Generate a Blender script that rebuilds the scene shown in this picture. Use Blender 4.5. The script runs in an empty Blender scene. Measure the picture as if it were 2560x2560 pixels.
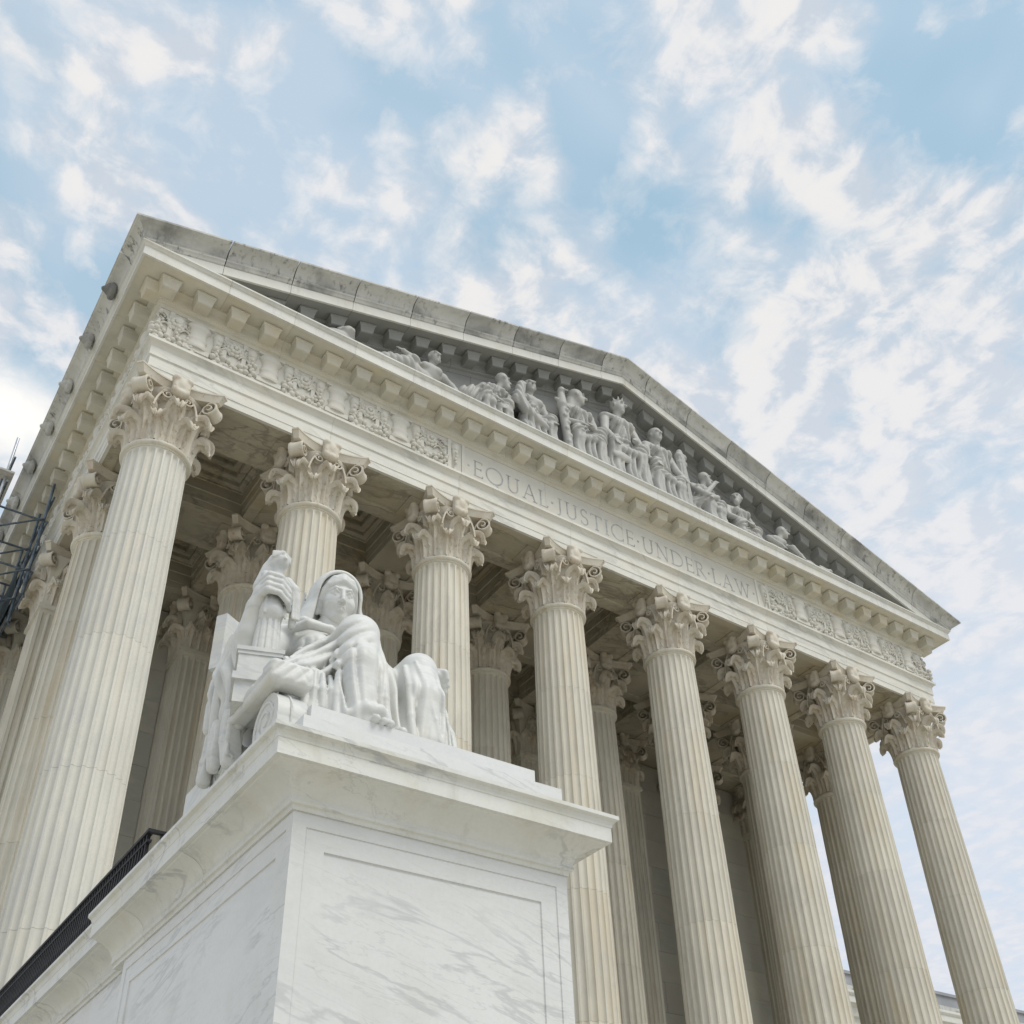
import bpy, math, random
import numpy as np
from mathutils import Matrix, Vector

random.seed(7)
rng = np.random.default_rng(7)
SC = bpy.context.scene
COL = SC.collection
R = math.radians

# ---------------------------------------------------------------- camera
cam_d = bpy.data.cameras.new('camera')
cam = bpy.data.objects.new('camera', cam_d)
COL.objects.link(cam)
right = Vector((0.8197, -0.5716, -0.0367)).normalized()
fwd = Vector((0.4814, 0.6528, 0.5849)).normalized()
right = (right - fwd * right.dot(fwd)).normalized()
up = right.cross(fwd)
cam.matrix_world = Matrix(((right.x, up.x, -fwd.x, -4.1422),
                           (right.y, up.y, -fwd.y, -21.0745),
                           (right.z, up.z, -fwd.z, 1.6),
                           (0, 0, 0, 1)))
cam_d.sensor_width = 36.0
cam_d.lens = 36.0 * 2684.7 / 2560.0
cam_d.shift_x = (1280 - 1315.0) / 2560.0
cam_d.shift_y = (1558.3 - 1280) / 2560.0
cam_d.clip_end = 6000
SC.camera = cam

# ---------------------------------------------------------------- light
SUN_DIR = Vector((0.22, -0.60, 0.95)).normalized()
sun_el = math.asin(SUN_DIR.z)
sun_az = math.atan2(SUN_DIR.x, SUN_DIR.y)
sun_d = bpy.data.lights.new('sun', 'SUN')
sun_d.energy = 1.75
sun_d.angle = R(30)
sun_d.color = (1.0, 0.955, 0.87)
sun = bpy.data.objects.new('sun', sun_d)
COL.objects.link(sun)
sun.location = SUN_DIR * 200
sun.rotation_euler = (-SUN_DIR).to_track_quat('-Z', 'Y').to_euler()

SC.cycles.max_bounces = 6
SC.cycles.diffuse_bounces = 4
SC.view_settings.view_transform = 'Standard'
SC.view_settings.look = 'None'
SC.view_settings.gamma = 1.0
SC.view_settings.exposure = 0.12
SC.view_settings.use_curve_mapping = False


class NT:
    """small helper to write node trees"""
    def __init__(self, tree):
        self.t = tree
        self.n = tree.nodes
        self.l = tree.links

    def _set(self, sock, v):
        if v is None:
            return
        if hasattr(v, 'is_linked') or isinstance(v, bpy.types.NodeSocket):
            self.l.new(v, sock)
        else:
            sock.default_value = v

    def node(self, typ, **kw):
        nd = self.n.new(typ)
        for k, v in kw.items():
            setattr(nd, k, v)
        return nd

    def math(self, op, a, b=None, c=None, clamp=False):
        nd = self.node('ShaderNodeMath', operation=op, use_clamp=clamp)
        self._set(nd.inputs[0], a)
        self._set(nd.inputs[1], b)
        if c is not None:
            self._set(nd.inputs[2], c)
        return nd.outputs[0]

    def vmath(self, op, a, b=None):
        nd = self.node('ShaderNodeVectorMath', operation=op)
        self._set(nd.inputs[0], a)
        if b is not None:
            self._set(nd.inputs[1], b)
        return nd.outputs[0]

    def noise(self, vec, scale, detail=4, rough=0.55, dist=0.0, lac=2.0):
        nd = self.node('ShaderNodeTexNoise', noise_dimensions=getattr(self, 'dims', '3D'))
        self._set(nd.inputs['Vector'], vec)
        nd.inputs['Scale'].default_value = scale
        nd.inputs['Detail'].default_value = detail
        nd.inputs['Roughness'].default_value = rough
        nd.inputs['Lacunarity'].default_value = lac
        nd.inputs['Distortion'].default_value = dist
        return nd.outputs[0]

    def mapr(self, v, a, b, c=0.0, d=1.0, smooth=True):
        nd = self.node('ShaderNodeMapRange')
        nd.clamp = True
        nd.interpolation_type = 'SMOOTHSTEP' if smooth else 'LINEAR'
        self._set(nd.inputs[0], v)
        for i, x in enumerate((a, b, c, d)):
            nd.inputs[i + 1].default_value = x
        return nd.outputs[0]

    def mix(self, f, a, b, mode='MIX'):
        nd = self.node('ShaderNodeMix', data_type='RGBA', blend_type=mode)
        self._set(nd.inputs[0], f)
        for s, v in ((nd.inputs[6], a), (nd.inputs[7], b)):
            if isinstance(v, tuple) and len(v) == 3:
                v = v + (1.0,)
            self._set(s, v)
        return nd.outputs[2]


# ---------------------------------------------------------------- sky
world = bpy.data.worlds.new('World')
SC.world = world
world.use_nodes = True
nt = NT(world.node_tree)
nt.dims = '2D'
nt.n.clear()
w_out = nt.node('ShaderNodeOutputWorld')
w_bg = nt.node('ShaderNodeBackground')
w_bg.inputs['Strength'].default_value = 0.090
sky = nt.node('ShaderNodeTexSky')
sky.sky_type = 'NISHITA'
sky.sun_disc = False
sky.sun_elevation = sun_el
sky.sun_rotation = sun_az
sky.air_density = 1.0
sky.dust_density = 0.6
sky.ozone_density = 1.5
tc = nt.node('ShaderNodeTexCoord')
sep = nt.node('ShaderNodeSeparateXYZ')
nt.l.new(tc.outputs['Generated'], sep.inputs[0])
dz = nt.math('MAXIMUM', sep.outputs[2], 0.07)
cx = nt.math('DIVIDE', sep.outputs[0], dz)
cy = nt.math('DIVIDE', sep.outputs[1], dz)
comb = nt.node('ShaderNodeCombineXYZ')
nt.l.new(cx, comb.inputs[0])
nt.l.new(cy, comb.inputs[1])
comb.inputs[2].default_value = 3.7
cv = comb.outputs[0]


BLOBS = [(0.339, 0.345, 0.085, -1.0), (0.262, 0.445, 0.060, -0.9), (0.180, 0.525, 0.045, -0.7), (0.072, 0.615, 0.040, -0.7), (0.62, 0.155, 0.09, -1.0),
         (0.735, 0.175, 0.07, -0.8), (-0.046, 0.779, 0.05, -0.9), (0.520, 0.440, 0.045, -0.6), (1.10, 0.475, 0.10, -0.5), (0.06, 0.83, 0.07, -0.9),
         (0.411, 0.402, 0.04, -0.6), (0.02, 0.64, 0.11, 0.55), (0.19, 0.63, 0.10, 0.6), (0.33, 0.52, 0.10, 0.55), (0.425, 0.335, 0.05, 0.7),
         (0.60, 0.29, 0.10, 0.85), (0.80, 0.50, 0.16, 0.6), (1.35, 0.68, 0.25, 0.4), (0.17, 0.43, 0.06, 0.6), (0.45, 0.56, 0.09, 0.6), (0.80, 0.33, 0.13, 0.75), (0.55, 0.36, 0.07, 0.6)]


def cloud_density(v, blobs=True):
    wv = nt.node('ShaderNodeTexNoise', noise_dimensions='2D')
    nt._set(wv.inputs['Vector'], v)
    wv.inputs['Scale'].default_value = 9.0
    wv.inputs['Detail'].default_value = 2
    sc_ = nt.node('ShaderNodeVectorMath', operation='SCALE')
    nt.l.new(wv.outputs['Color'], sc_.inputs[0])
    sc_.inputs['Scale'].default_value = 0.055
    vw = nt.vmath('ADD', v, sc_.outputs[0])
    big = nt.noise(v, 2.6, 3, 0.5, 0.2)
    med = nt.noise(vw, 9.5, 7, 0.60, 0.0)
    vo = nt.node('ShaderNodeTexVoronoi', feature='F1', voronoi_dimensions='2D')
    nt._set(vo.inputs['Vector'], vw)
    vo.inputs['Scale'].default_value = 17.0
    puff = nt.math('SUBTRACT', 0.75, vo.outputs['Distance'])
    d = nt.math('ADD', nt.math('MULTIPLY', big, 0.42), nt.math('MULTIPLY', med, 0.58))
    d = nt.math('ADD', d, nt.math('MULTIPLY', puff, 0.13))
    return d


dens = dens0 = cloud_density(cv)
for (bx_, by_, br_, bw_) in BLOBS:
    dn = nt.node('ShaderNodeVectorMath', operation='DISTANCE')
    nt._set(dn.inputs[0], cv)
    dn.inputs[1].default_value = (bx_, by_, 3.7)
    dens = nt.math('ADD', dens, nt.mapr(dn.outputs['Value'], 0.25 * br_, 1.5 * br_, (0.16 if bw_ < 0 else 0.09) * bw_, 0.0))
dens2 = cloud_density(nt.vmath('ADD', cv, (-0.016, 0.020, 0.0)))
lit = nt.mapr(nt.math('SUBTRACT', dens0, dens2), -0.085, 0.085)
edge = nt.noise(cv, 1.6, 2, 0.5)
soft = nt.mapr(edge, 0.35, 0.65, 0.13, 0.25)
cover = nt.math('DIVIDE', nt.math('SUBTRACT', dens, 0.418), soft, clamp=True)
veil = nt.mapr(nt.noise(nt.vmath('ADD', cv, (7.7, 1.9, 0.0)), 2.5, 3, 0.6, 0.3), 0.34, 0.64, 0.05, 0.62)
haz = nt.mapr(sep.outputs[2], 0.38, 0.82, 0.95, 0.0)
core = nt.mapr(dens, 0.50, 0.70)
cl_a = nt.mix(lit, (6.3, 6.9, 7.7), (8.3, 8.4, 8.65))
cl_b = nt.mix(nt.math('MULTIPLY', nt.math('MULTIPLY', core, lit), 0.85), cl_a, (9.4, 9.05, 8.75))
cl_b = nt.mix(nt.math('MULTIPLY', haz, 0.85), cl_b, (7.9, 8.15, 8.8))
skyb = nt.mix(1.0, sky.outputs[0], (2.05, 2.15, 1.95), 'MULTIPLY')
skyb = nt.mix(0.75, skyb, (4.3, 6.3, 7.6))
skyb = nt.mix(veil, skyb, (6.3, 7.3, 8.5))
skyh = nt.mix(haz, skyb, (7.0, 7.8, 8.9))
sky_c = nt.mix(nt.math('MULTIPLY', cover, 0.92), skyh, cl_b)
gl = nt.node('ShaderNodeVectorMath', operation='DISTANCE')
nt._set(gl.inputs[0], cv)
gl.inputs[1].default_value = (0.03, 1.10, 3.7)
sky_c = nt.mix(nt.mapr(gl.outputs['Value'], 0.01, 0.12, 0.85, 0.0), sky_c, (11.5, 11.2, 10.6))
nt.l.new(sky_c, w_bg.inputs['Color'])
nt.l.new(w_bg.outputs[0], w_out.inputs[0])


# ---------------------------------------------------------------- materials
def stone(name, base, vein=(0.45, 0.47, 0.48), vein_amt=0.35, vein_scale=0.9, vein_w=0.03, vein_dir=(1, 1, 1),
          stain=(0.62, 0.52, 0.36), stain_amt=0.3, stain_scale=0.5, streak=(0.3, 0.29, 0.26), streak_amt=0.0,
          streak_scale=(5, 5, 0.3), rough=0.55, bump=0.15, grain=28.0, tone=0.10, pits=0.0, stain_dir=(1, 1, 1)):
    m = bpy.data.materials.new(name)
    m.use_nodes = True
    t = NT(m.node_tree)
    t.n.clear()
    out = t.node('ShaderNodeOutputMaterial')
    b = t.node('ShaderNodeBsdfPrincipled')
    t.l.new(b.outputs[0], out.inputs[0])
    geo = t.node('ShaderNodeNewGeometry')
    oi = t.node('ShaderNodeObjectInfo')
    rnd = oi.outputs['Random']
    off = t.node('ShaderNodeCombineXYZ')
    t.l.new(t.math('MULTIPLY', rnd, 37.0), off.inputs[0])
    t.l.new(t.math('MULTIPLY', rnd, 19.0), off.inputs[1])
    t.l.new(t.math('MULTIPLY', rnd, 53.0), off.inputs[2])
    pos = t.vmath('ADD', geo.outputs['Position'], off.outputs[0])
    n1 = t.noise(pos, 0.55, 4, 0.6, 0.0)
    col = t.mix(t.mapr(n1, 0.25, 0.75), tuple(c * (1 - tone) for c in base), tuple(min(1, c * (1 + tone * 0.6)) for c in base))
    # per block tone
    br = t.mapr(rnd, 0, 1, 1 - tone * 0.7, 1 + tone * 0.35, smooth=False)
    mul = t.node('ShaderNodeCombineColor')
    for i in range(3):
        t.l.new(br, mul.inputs[i])
    col = t.mix(1.0, col, mul.outputs[0], 'MULTIPLY')
    if stain_amt > 0:
        n2 = t.noise(t.vmath('MULTIPLY', pos, stain_dir), stain_scale, 6, 0.62, 0.4)
        col = t.mix(t.math('MULTIPLY', t.mapr(n2, 0.46, 0.72), stain_amt), col, stain)
    if vein_amt > 0:
        rotn = t.node('ShaderNodeVectorRotate', rotation_type='EULER_XYZ')
        t.l.new(pos, rotn.inputs['Vector'])
        rotn.inputs['Rotation'].default_value = (0.14, -0.22, 0.2)
        vp = t.vmath('MULTIPLY', rotn.outputs[0], vein_dir)
        n3 = t.noise(vp, vein_scale, 6, 0.56, 0.45)
        a = t.math('ABSOLUTE', t.math('SUBTRACT', n3, 0.5))
        v = t.mapr(a, 0.0, vein_w, 1.0, 0.0)
        gate = t.mapr(t.noise(pos, vein_scale * 0.8, 3, 0.5), 0.40, 0.60)
        v = t.math('MULTIPLY', v, gate)
        n3b = t.noise(vp, vein_scale * 2.6, 5, 0.6, 0.5)
        v2 = t.mapr(t.math('ABSOLUTE', t.math('SUBTRACT', n3b, 0.5)), 0.0, vein_w * 0.8, 0.55, 0.0)
        v2 = t.math('MULTIPLY', v2, gate)
        vv = t.math('MAXIMUM', v, v2)
        cloud = t.math('MULTIPLY', t.mapr(n3, 0.5, 0.70), 0.30)
        vv = t.math('MAXIMUM', vv, cloud)
        col = t.mix(t.math('MULTIPLY', vv, vein_amt), col, vein)
    if streak_amt > 0:
        sp = t.vmath('MULTIPLY', pos, streak_scale)
        n4 = t.noise(sp, 1.0, 6, 0.62, 0.25)
        g4 = t.mapr(t.noise(pos, 0.7, 3, 0.5), 0.35, 0.65)
        s = t.math('MULTIPLY', t.mapr(n4, 0.5, 0.74), g4)
        col = t.mix(t.math('MULTIPLY', s, streak_amt), col, streak)
    if pits > 0:
        n5 = t.noise(pos, 7.5, 5, 0.65, 0.5)
        col = t.mix(t.math('MULTIPLY', t.mapr(n5, 0.6, 0.72), pits), col, (0.20, 0.155, 0.12))
    gr = t.noise(pos, grain, 3, 0.65)
    col = t.mix(t.math('MULTIPLY', t.mapr(gr, 0.35, 0.7), 0.10), col, tuple(c * 0.62 for c in base))
    t.l.new(col, b.inputs['Base Color'])
    b.inputs['Roughness'].default_value = rough
    b.inputs['Specular IOR Level'].default_value = 0.3
    if bump > 0:
        bn = t.node('ShaderNodeBump')
        bn.inputs['Strength'].default_value = bump
        bn.inputs['Distance'].default_value = 0.02
        hgt = t.math('ADD', t.noise(pos, 14, 4, 0.65), t.math('MULTIPLY', gr, 0.4))
        t.l.new(hgt, bn.inputs['Height'])
        t.l.new(bn.outputs[0], b.inputs['Normal'])
    return m


def plain(name, base, rough=0.5, metal=0.0, var=0.15, scale=3.0):
    m = bpy.data.materials.new(name)
    m.use_nodes = True
    t = NT(m.node_tree)
    b = t.n['Principled BSDF']
    geo = t.node('ShaderNodeNewGeometry')
    n = t.noise(geo.outputs['Position'], scale, 5, 0.6)
    c = t.mix(t.mapr(n, 0.3, 0.7), tuple(x * (1 - var) for x in base), tuple(min(1, x * (1 + var)) for x in base))
    t.l.new(c, b.inputs['Base Color'])
    b.inputs['Roughness'].default_value = rough
    b.inputs['Metallic'].default_value = metal
    return m


M = {}
M['pedestal'] = stone('white_marble', (0.745, 0.755, 0.745), vein=(0.36, 0.38, 0.39), vein_amt=0.42, vein_scale=1.15, vein_w=0.026,
                      vein_dir=(0.38, 0.38, 2.3), stain=(0.63, 0.635, 0.59), stain_amt=0.55, stain_scale=1.1, rough=0.42, bump=0.05, tone=0.05)
M['cap'] = stone('cap_marble', (0.735, 0.74, 0.7), vein=(0.33, 0.34, 0.35), vein_amt=0.5, vein_scale=1.1, vein_w=0.02,
                 vein_dir=(0.6, 0.6, 1.6), stain=(0.62, 0.60, 0.48), stain_amt=0.5, stain_scale=1.6, streak=(0.42, 0.40, 0.33),
                 streak_amt=0.35, streak_scale=(6, 6, 0.8), rough=0.5, bump=0.08, tone=0.05)
M['statue'] = stone('statue_marble', (0.7, 0.705, 0.68), vein=(0.50, 0.52, 0.53), vein_amt=0.55, vein_scale=1.6, vein_w=0.06,
                    vein_dir=(0.5, 0.5, 2.2), stain=(0.62, 0.59, 0.49), stain_amt=0.55, stain_scale=2.4, rough=0.45, bump=0.06, tone=0.05)
M['column'] = stone('column_marble', (0.69, 0.66, 0.57), vein=(0.52, 0.50, 0.44), vein_amt=0.35, vein_scale=0.6, vein_w=0.05,
                    vein_dir=(2.2, 2.2, 0.5), stain=(0.60, 0.51, 0.35), stain_amt=0.6, stain_scale=1.1, stain_dir=(1.6, 1.6, 0.16),
                    streak=(0.42, 0.39, 0.32), streak_amt=0.65, streak_scale=(5.5, 5.5, 0.20), rough=0.6, bump=0.12, tone=0.08)
M['column_pale'] = stone('pale_column_marble', (0.675, 0.66, 0.595), vein=(0.55, 0.55, 0.54), vein_amt=0.4, vein_scale=0.7, vein_w=0.06,
                         vein_dir=(1.5, 1.5, 0.6), stain=(0.66, 0.60, 0.48), stain_amt=0.35, stain_scale=1.1, stain_dir=(1.6, 1.6, 0.2),
                         streak=(0.50, 0.49, 0.45), streak_amt=0.45, streak_scale=(6, 6, 0.25), rough=0.6, bump=0.12, tone=0.05)
M['capital'] = stone('capital_marble', (0.66, 0.62, 0.525), vein_amt=0.0, stain=(0.54, 0.43, 0.33), stain_amt=0.7, stain_scale=1.9,
                     streak=(0.42, 0.36, 0.30), streak_amt=0.4, streak_scale=(3.5, 3.5, 0.8), rough=0.65, bump=0.25, tone=0.06, pits=0.7)
M['entab'] = stone('entablature_marble', (0.7, 0.69, 0.63), vein=(0.45, 0.45, 0.42), vein_amt=0.6, vein_scale=0.6, vein_w=0.04,
                   vein_dir=(0.5, 0.5, 2.2), stain=(0.66, 0.60, 0.47), stain_amt=0.4, stain_scale=0.7,
                   streak=(0.46, 0.44, 0.37), streak_amt=0.5, streak_scale=(0.7, 0.7, 7.0), rough=0.6, bump=0.1, tone=0.08)
M['frieze'] = stone('frieze_marble', (0.67, 0.655, 0.59), vein_amt=0.15, stain=(0.60, 0.54, 0.46), stain_amt=0.45, stain_scale=1.3,
                    streak=(0.45, 0.42, 0.37), streak_amt=0.3, streak_scale=(3, 3, 1.0), rough=0.65, bump=0.15, tone=0.06, pits=0.15)
M['cornice'] = stone('cornice_marble', (0.635, 0.615, 0.53), vein=(0.5, 0.46, 0.38), vein_amt=0.3, vein_scale=0.9, vein_w=0.05,
                     stain=(0.64, 0.54, 0.34), stain_amt=0.55, stain_scale=0.6, streak=(0.40, 0.38, 0.32), streak_amt=0.6,
                     streak_scale=(1.0, 1.0, 5.0), rough=0.62, bump=0.1, tone=0.09)
M['corona'] = stone('corona_marble', (0.69, 0.69, 0.645), vein=(0.50, 0.50, 0.48), vein_amt=0.35, vein_scale=0.8, vein_w=0.04,
                    stain=(0.60, 0.55, 0.44), stain_amt=0.5, stain_scale=1.0, streak=(0.42, 0.40, 0.34), streak_amt=0.6,
                    streak_scale=(5, 5, 0.8), rough=0.6, bump=0.1, tone=0.07)
M['sima'] = stone('weathered_marble', (0.6, 0.6, 0.565), vein=(0.33, 0.33, 0.32), vein_amt=0.22, vein_scale=0.9, vein_w=0.06,
                  stain=(0.12, 0.12, 0.12), stain_amt=0.85, stain_scale=0.38, streak=(0.10, 0.10, 0.10), streak_amt=0.95,
                  streak_scale=(6.5, 6.5, 0.7), rough=0.75, bump=0.2, tone=0.14)
M['tymp'] = stone('shade_toned_tympanum_marble', (0.29, 0.295, 0.28), vein=(0.33, 0.33, 0.32), vein_amt=0.4, vein_scale=0.8, vein_w=0.05,  # dirty stone, base darkened further to carry the pediment recess shade
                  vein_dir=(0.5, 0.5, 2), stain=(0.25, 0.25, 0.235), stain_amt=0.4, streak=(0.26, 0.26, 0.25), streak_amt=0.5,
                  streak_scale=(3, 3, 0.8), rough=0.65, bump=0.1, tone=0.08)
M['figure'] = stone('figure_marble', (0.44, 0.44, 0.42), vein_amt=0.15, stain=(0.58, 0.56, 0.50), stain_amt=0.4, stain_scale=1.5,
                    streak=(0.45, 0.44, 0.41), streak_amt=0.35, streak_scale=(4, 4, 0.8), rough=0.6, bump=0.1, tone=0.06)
M['inner'] = stone('shade_toned_portico_marble', (0.49, 0.455, 0.365), vein=(0.22, 0.20, 0.16), vein_amt=0.7, vein_scale=0.8, vein_w=0.05,  # base colour lowered so the ceiling's shade sits in the stone
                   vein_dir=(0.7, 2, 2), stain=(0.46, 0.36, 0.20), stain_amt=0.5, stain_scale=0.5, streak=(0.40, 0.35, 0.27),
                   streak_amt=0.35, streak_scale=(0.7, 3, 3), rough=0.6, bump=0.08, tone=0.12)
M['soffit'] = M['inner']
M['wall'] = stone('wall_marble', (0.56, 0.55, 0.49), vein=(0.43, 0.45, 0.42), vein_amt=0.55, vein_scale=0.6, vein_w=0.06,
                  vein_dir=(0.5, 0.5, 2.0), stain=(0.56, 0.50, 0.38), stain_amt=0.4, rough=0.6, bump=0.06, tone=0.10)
M['letter'] = plain('letter_shade_grey', (0.37, 0.375, 0.365), 0.7, var=0.25, scale=6)  # grey paints the shade of cut letters onto raised strokes
M['plaza'] = stone('plaza_stone', (0.50, 0.465, 0.385), vein_amt=0.2, stain=(0.5, 0.46, 0.4), stain_amt=0.4, stain_scale=0.15, rough=0.8, bump=0.1)
M['iron'] = plain('black_iron', (0.010, 0.010, 0.012), 0.7, var=0.4, scale=9)
M['pipe'] = plain('scaffold_steel', (0.12, 0.155, 0.19), 0.5, 0.4, var=0.4, scale=5)
M['alu'] = plain('aluminium_tube', (0.55, 0.57, 0.60), 0.35, 0.6, var=0.15, scale=5)
M['net'] = plain('dark_green_netting', (0.025, 0.045, 0.045), 0.85, var=0.5, scale=4)
M['plank'] = plain('scaffold_board', (0.50, 0.49, 0.46), 0.7, var=0.2, scale=5)
M['white_sheet'] = plain('white_sheeting', (0.72, 0.74, 0.77), 0.6, var=0.06, scale=3)
M['roof'] = plain('lead_roof', (0.33, 0.34, 0.36), 0.6, 0.0, var=0.12, scale=0.8)

# ---------------------------------------------------------------- mesh helpers
class MB:
    def __init__(self):
        self.v = []
        self.f = []

    def add(self, verts, faces):
        o = len(self.v)
        self.v.extend([tuple(map(float, p)) for p in verts])
        self.f.extend([tuple(i + o for i in fc) for fc in faces])
        return self

    def box(self, x0, x1, y0, y1, z0, z1):
        vs = [(x, y, z) for z in (z0, z1) for (x, y) in ((x0, y0), (x1, y0), (x1, y1), (x0, y1))]
        return self.add(vs, [(3, 2, 1, 0), (4, 5, 6, 7), (0, 1, 5, 4), (1, 2, 6, 5), (2, 3, 7, 6), (3, 0, 4, 7)])

    def prism(self, pa, pb):
        """two matching closed loops of points joined by quads, capped"""
        n = len(pa)
        fs = [(i, (i + 1) % n, n + (i + 1) % n, n + i) for i in range(n)]
        fs.append(tuple(range(n - 1, -1, -1)))
        fs.append(tuple(range(n, 2 * n)))
        return self.add(list(pa) + list(pb), fs)

    def lathe(self, prof, n=32, cx=0, cy=0, cap=True):
        vs = []
        for (r, z) in prof:
            for i in range(n):
                a = 2 * math.pi * i / n
                vs.append((cx + r * math.cos(a), cy + r * math.sin(a), z))
        fs = []
        for j in range(len(prof) - 1):
            for i in range(n):
                k = (i + 1) % n
                fs.append((j * n + i, j * n + k, (j + 1) * n + k, (j + 1) * n + i))
        if cap:
            fs.append(tuple(range(n - 1, -1, -1)))
            m = (len(prof) - 1) * n
            fs.append(tuple(range(m, m + n)))
        return self.add(vs, fs)

    def tube(self, pts, rad, n=8):
        pts = [Vector(p) for p in pts]
        if not isinstance(rad, (list, tuple)):
            rad = [rad] * len(pts)
        vs = []
        up0 = Vector((0.31, 0.22, 0.92))
        for i, p in enumerate(pts):
            d = (pts[min(i + 1, len(pts) - 1)] - pts[max(i - 1, 0)]).normalized()
            u = up0 if abs(d.dot(up0)) < 0.95 else Vector((1, 0, 0))
            a = d.cross(u).normalized()
            b = d.cross(a).normalized()
            for k in range(n):
                t = 2 * math.pi * k / n
                vs.append(p + a * (math.cos(t) * rad[i]) + b * (math.sin(t) * rad[i]))
        fs = []
        for j in range(len(pts) - 1):
            for i in range(n):
                k = (i + 1) % n
                fs.append((j * n + i, j * n + k, (j + 1) * n + k, (j + 1) * n + i))
        fs.append(tuple(range(n - 1, -1, -1)))
        m = (len(pts) - 1) * n
        fs.append(tuple(range(m, m + n)))
        return self.add(vs, fs)

    def sphere(self, c, r, nu=8, nv=6):
        rx, ry, rz = r if isinstance(r, (tuple, list)) else (r, r, r)
        vs = [(c[0], c[1], c[2] - rz)]
        for j in range(1, nv):
            ph = -math.pi / 2 + math.pi * j / nv
            for i in range(nu):
                a = 2 * math.pi * i / nu
                vs.append((c[0] + rx * math.cos(ph) * math.cos(a), c[1] + ry * math.cos(ph) * math.sin(a), c[2] + rz * math.sin(ph)))
        vs.append((c[0], c[1], c[2] + rz))
        fs = [(0, 1 + (i + 1) % nu, 1 + i) for i in range(nu)]
        for j in range(nv - 2):
            for i in range(nu):
                k = (i + 1) % nu
                fs.append((1 + j * nu + i, 1 + j * nu + k, 1 + (j + 1) * nu + k, 1 + (j + 1) * nu + i))
        m = 1 + (nv - 2) * nu
        t = len(vs) - 1
        fs += [(m + i, m + (i + 1) % nu, t) for i in range(nu)]
        return self.add(vs, fs)

    def merge(self, other, mat=None):
        vs = [mat @ Vector(p) for p in other.v] if mat is not None else other.v
        return self.add(vs, other.f)

    def mesh(self, name, mat, smooth=None):
        me = bpy.data.meshes.new(name)
        me.from_pydata(self.v, [], self.f)
        me.materials.append(mat)
        finish(me, smooth)
        return me

    def build(self, name, mat, parent=None, smooth=None, loc=None):
        return obj(name, self.mesh(name, mat, smooth), parent, loc)


def finish(me, smooth):
    me.update()
    if smooth is not None:
        me.polygons.foreach_set('use_smooth', [True] * len(me.polygons))
        if smooth < 179:
            me.set_sharp_from_angle(angle=R(smooth))
    me.update()


def fix_normals(me):
    import bmesh
    bm = bmesh.new()
    bm.from_mesh(me)
    bmesh.ops.recalc_face_normals(bm, faces=bm.faces)
    bm.to_mesh(me)
    bm.free()


PLOC = {}


def obj(name, me, parent=None, loc=None, rotz=None, mw=None):
    o = bpy.data.objects.new(name, me)
    COL.objects.link(o)
    if loc is not None:
        o.location = loc
    if rotz is not None:
        o.rotation_euler = (0, 0, rotz)
    if mw is not None:
        o.matrix_basis = mw
    if parent is not None:
        o.parent = parent
        L = PLOC.get(parent.name)
        if L is not None:
            o.matrix_parent_inverse = Matrix.Translation(-L)
    return o


def thing(name, loc, label, cat, group=None):
    o = bpy.data.objects.new(name, None)
    COL.objects.link(o)
    o.location = loc
    o.empty_display_size = 0.5
    PLOC[o.name] = Vector(loc)
    return tag(o, label, cat, group)


def tag(o, label, cat, group=None):
    o['label'] = label
    o['category'] = cat
    if group:
        o['group'] = group
    return o


def structure(o):
    o['kind'] = 'structure'
    return o


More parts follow.
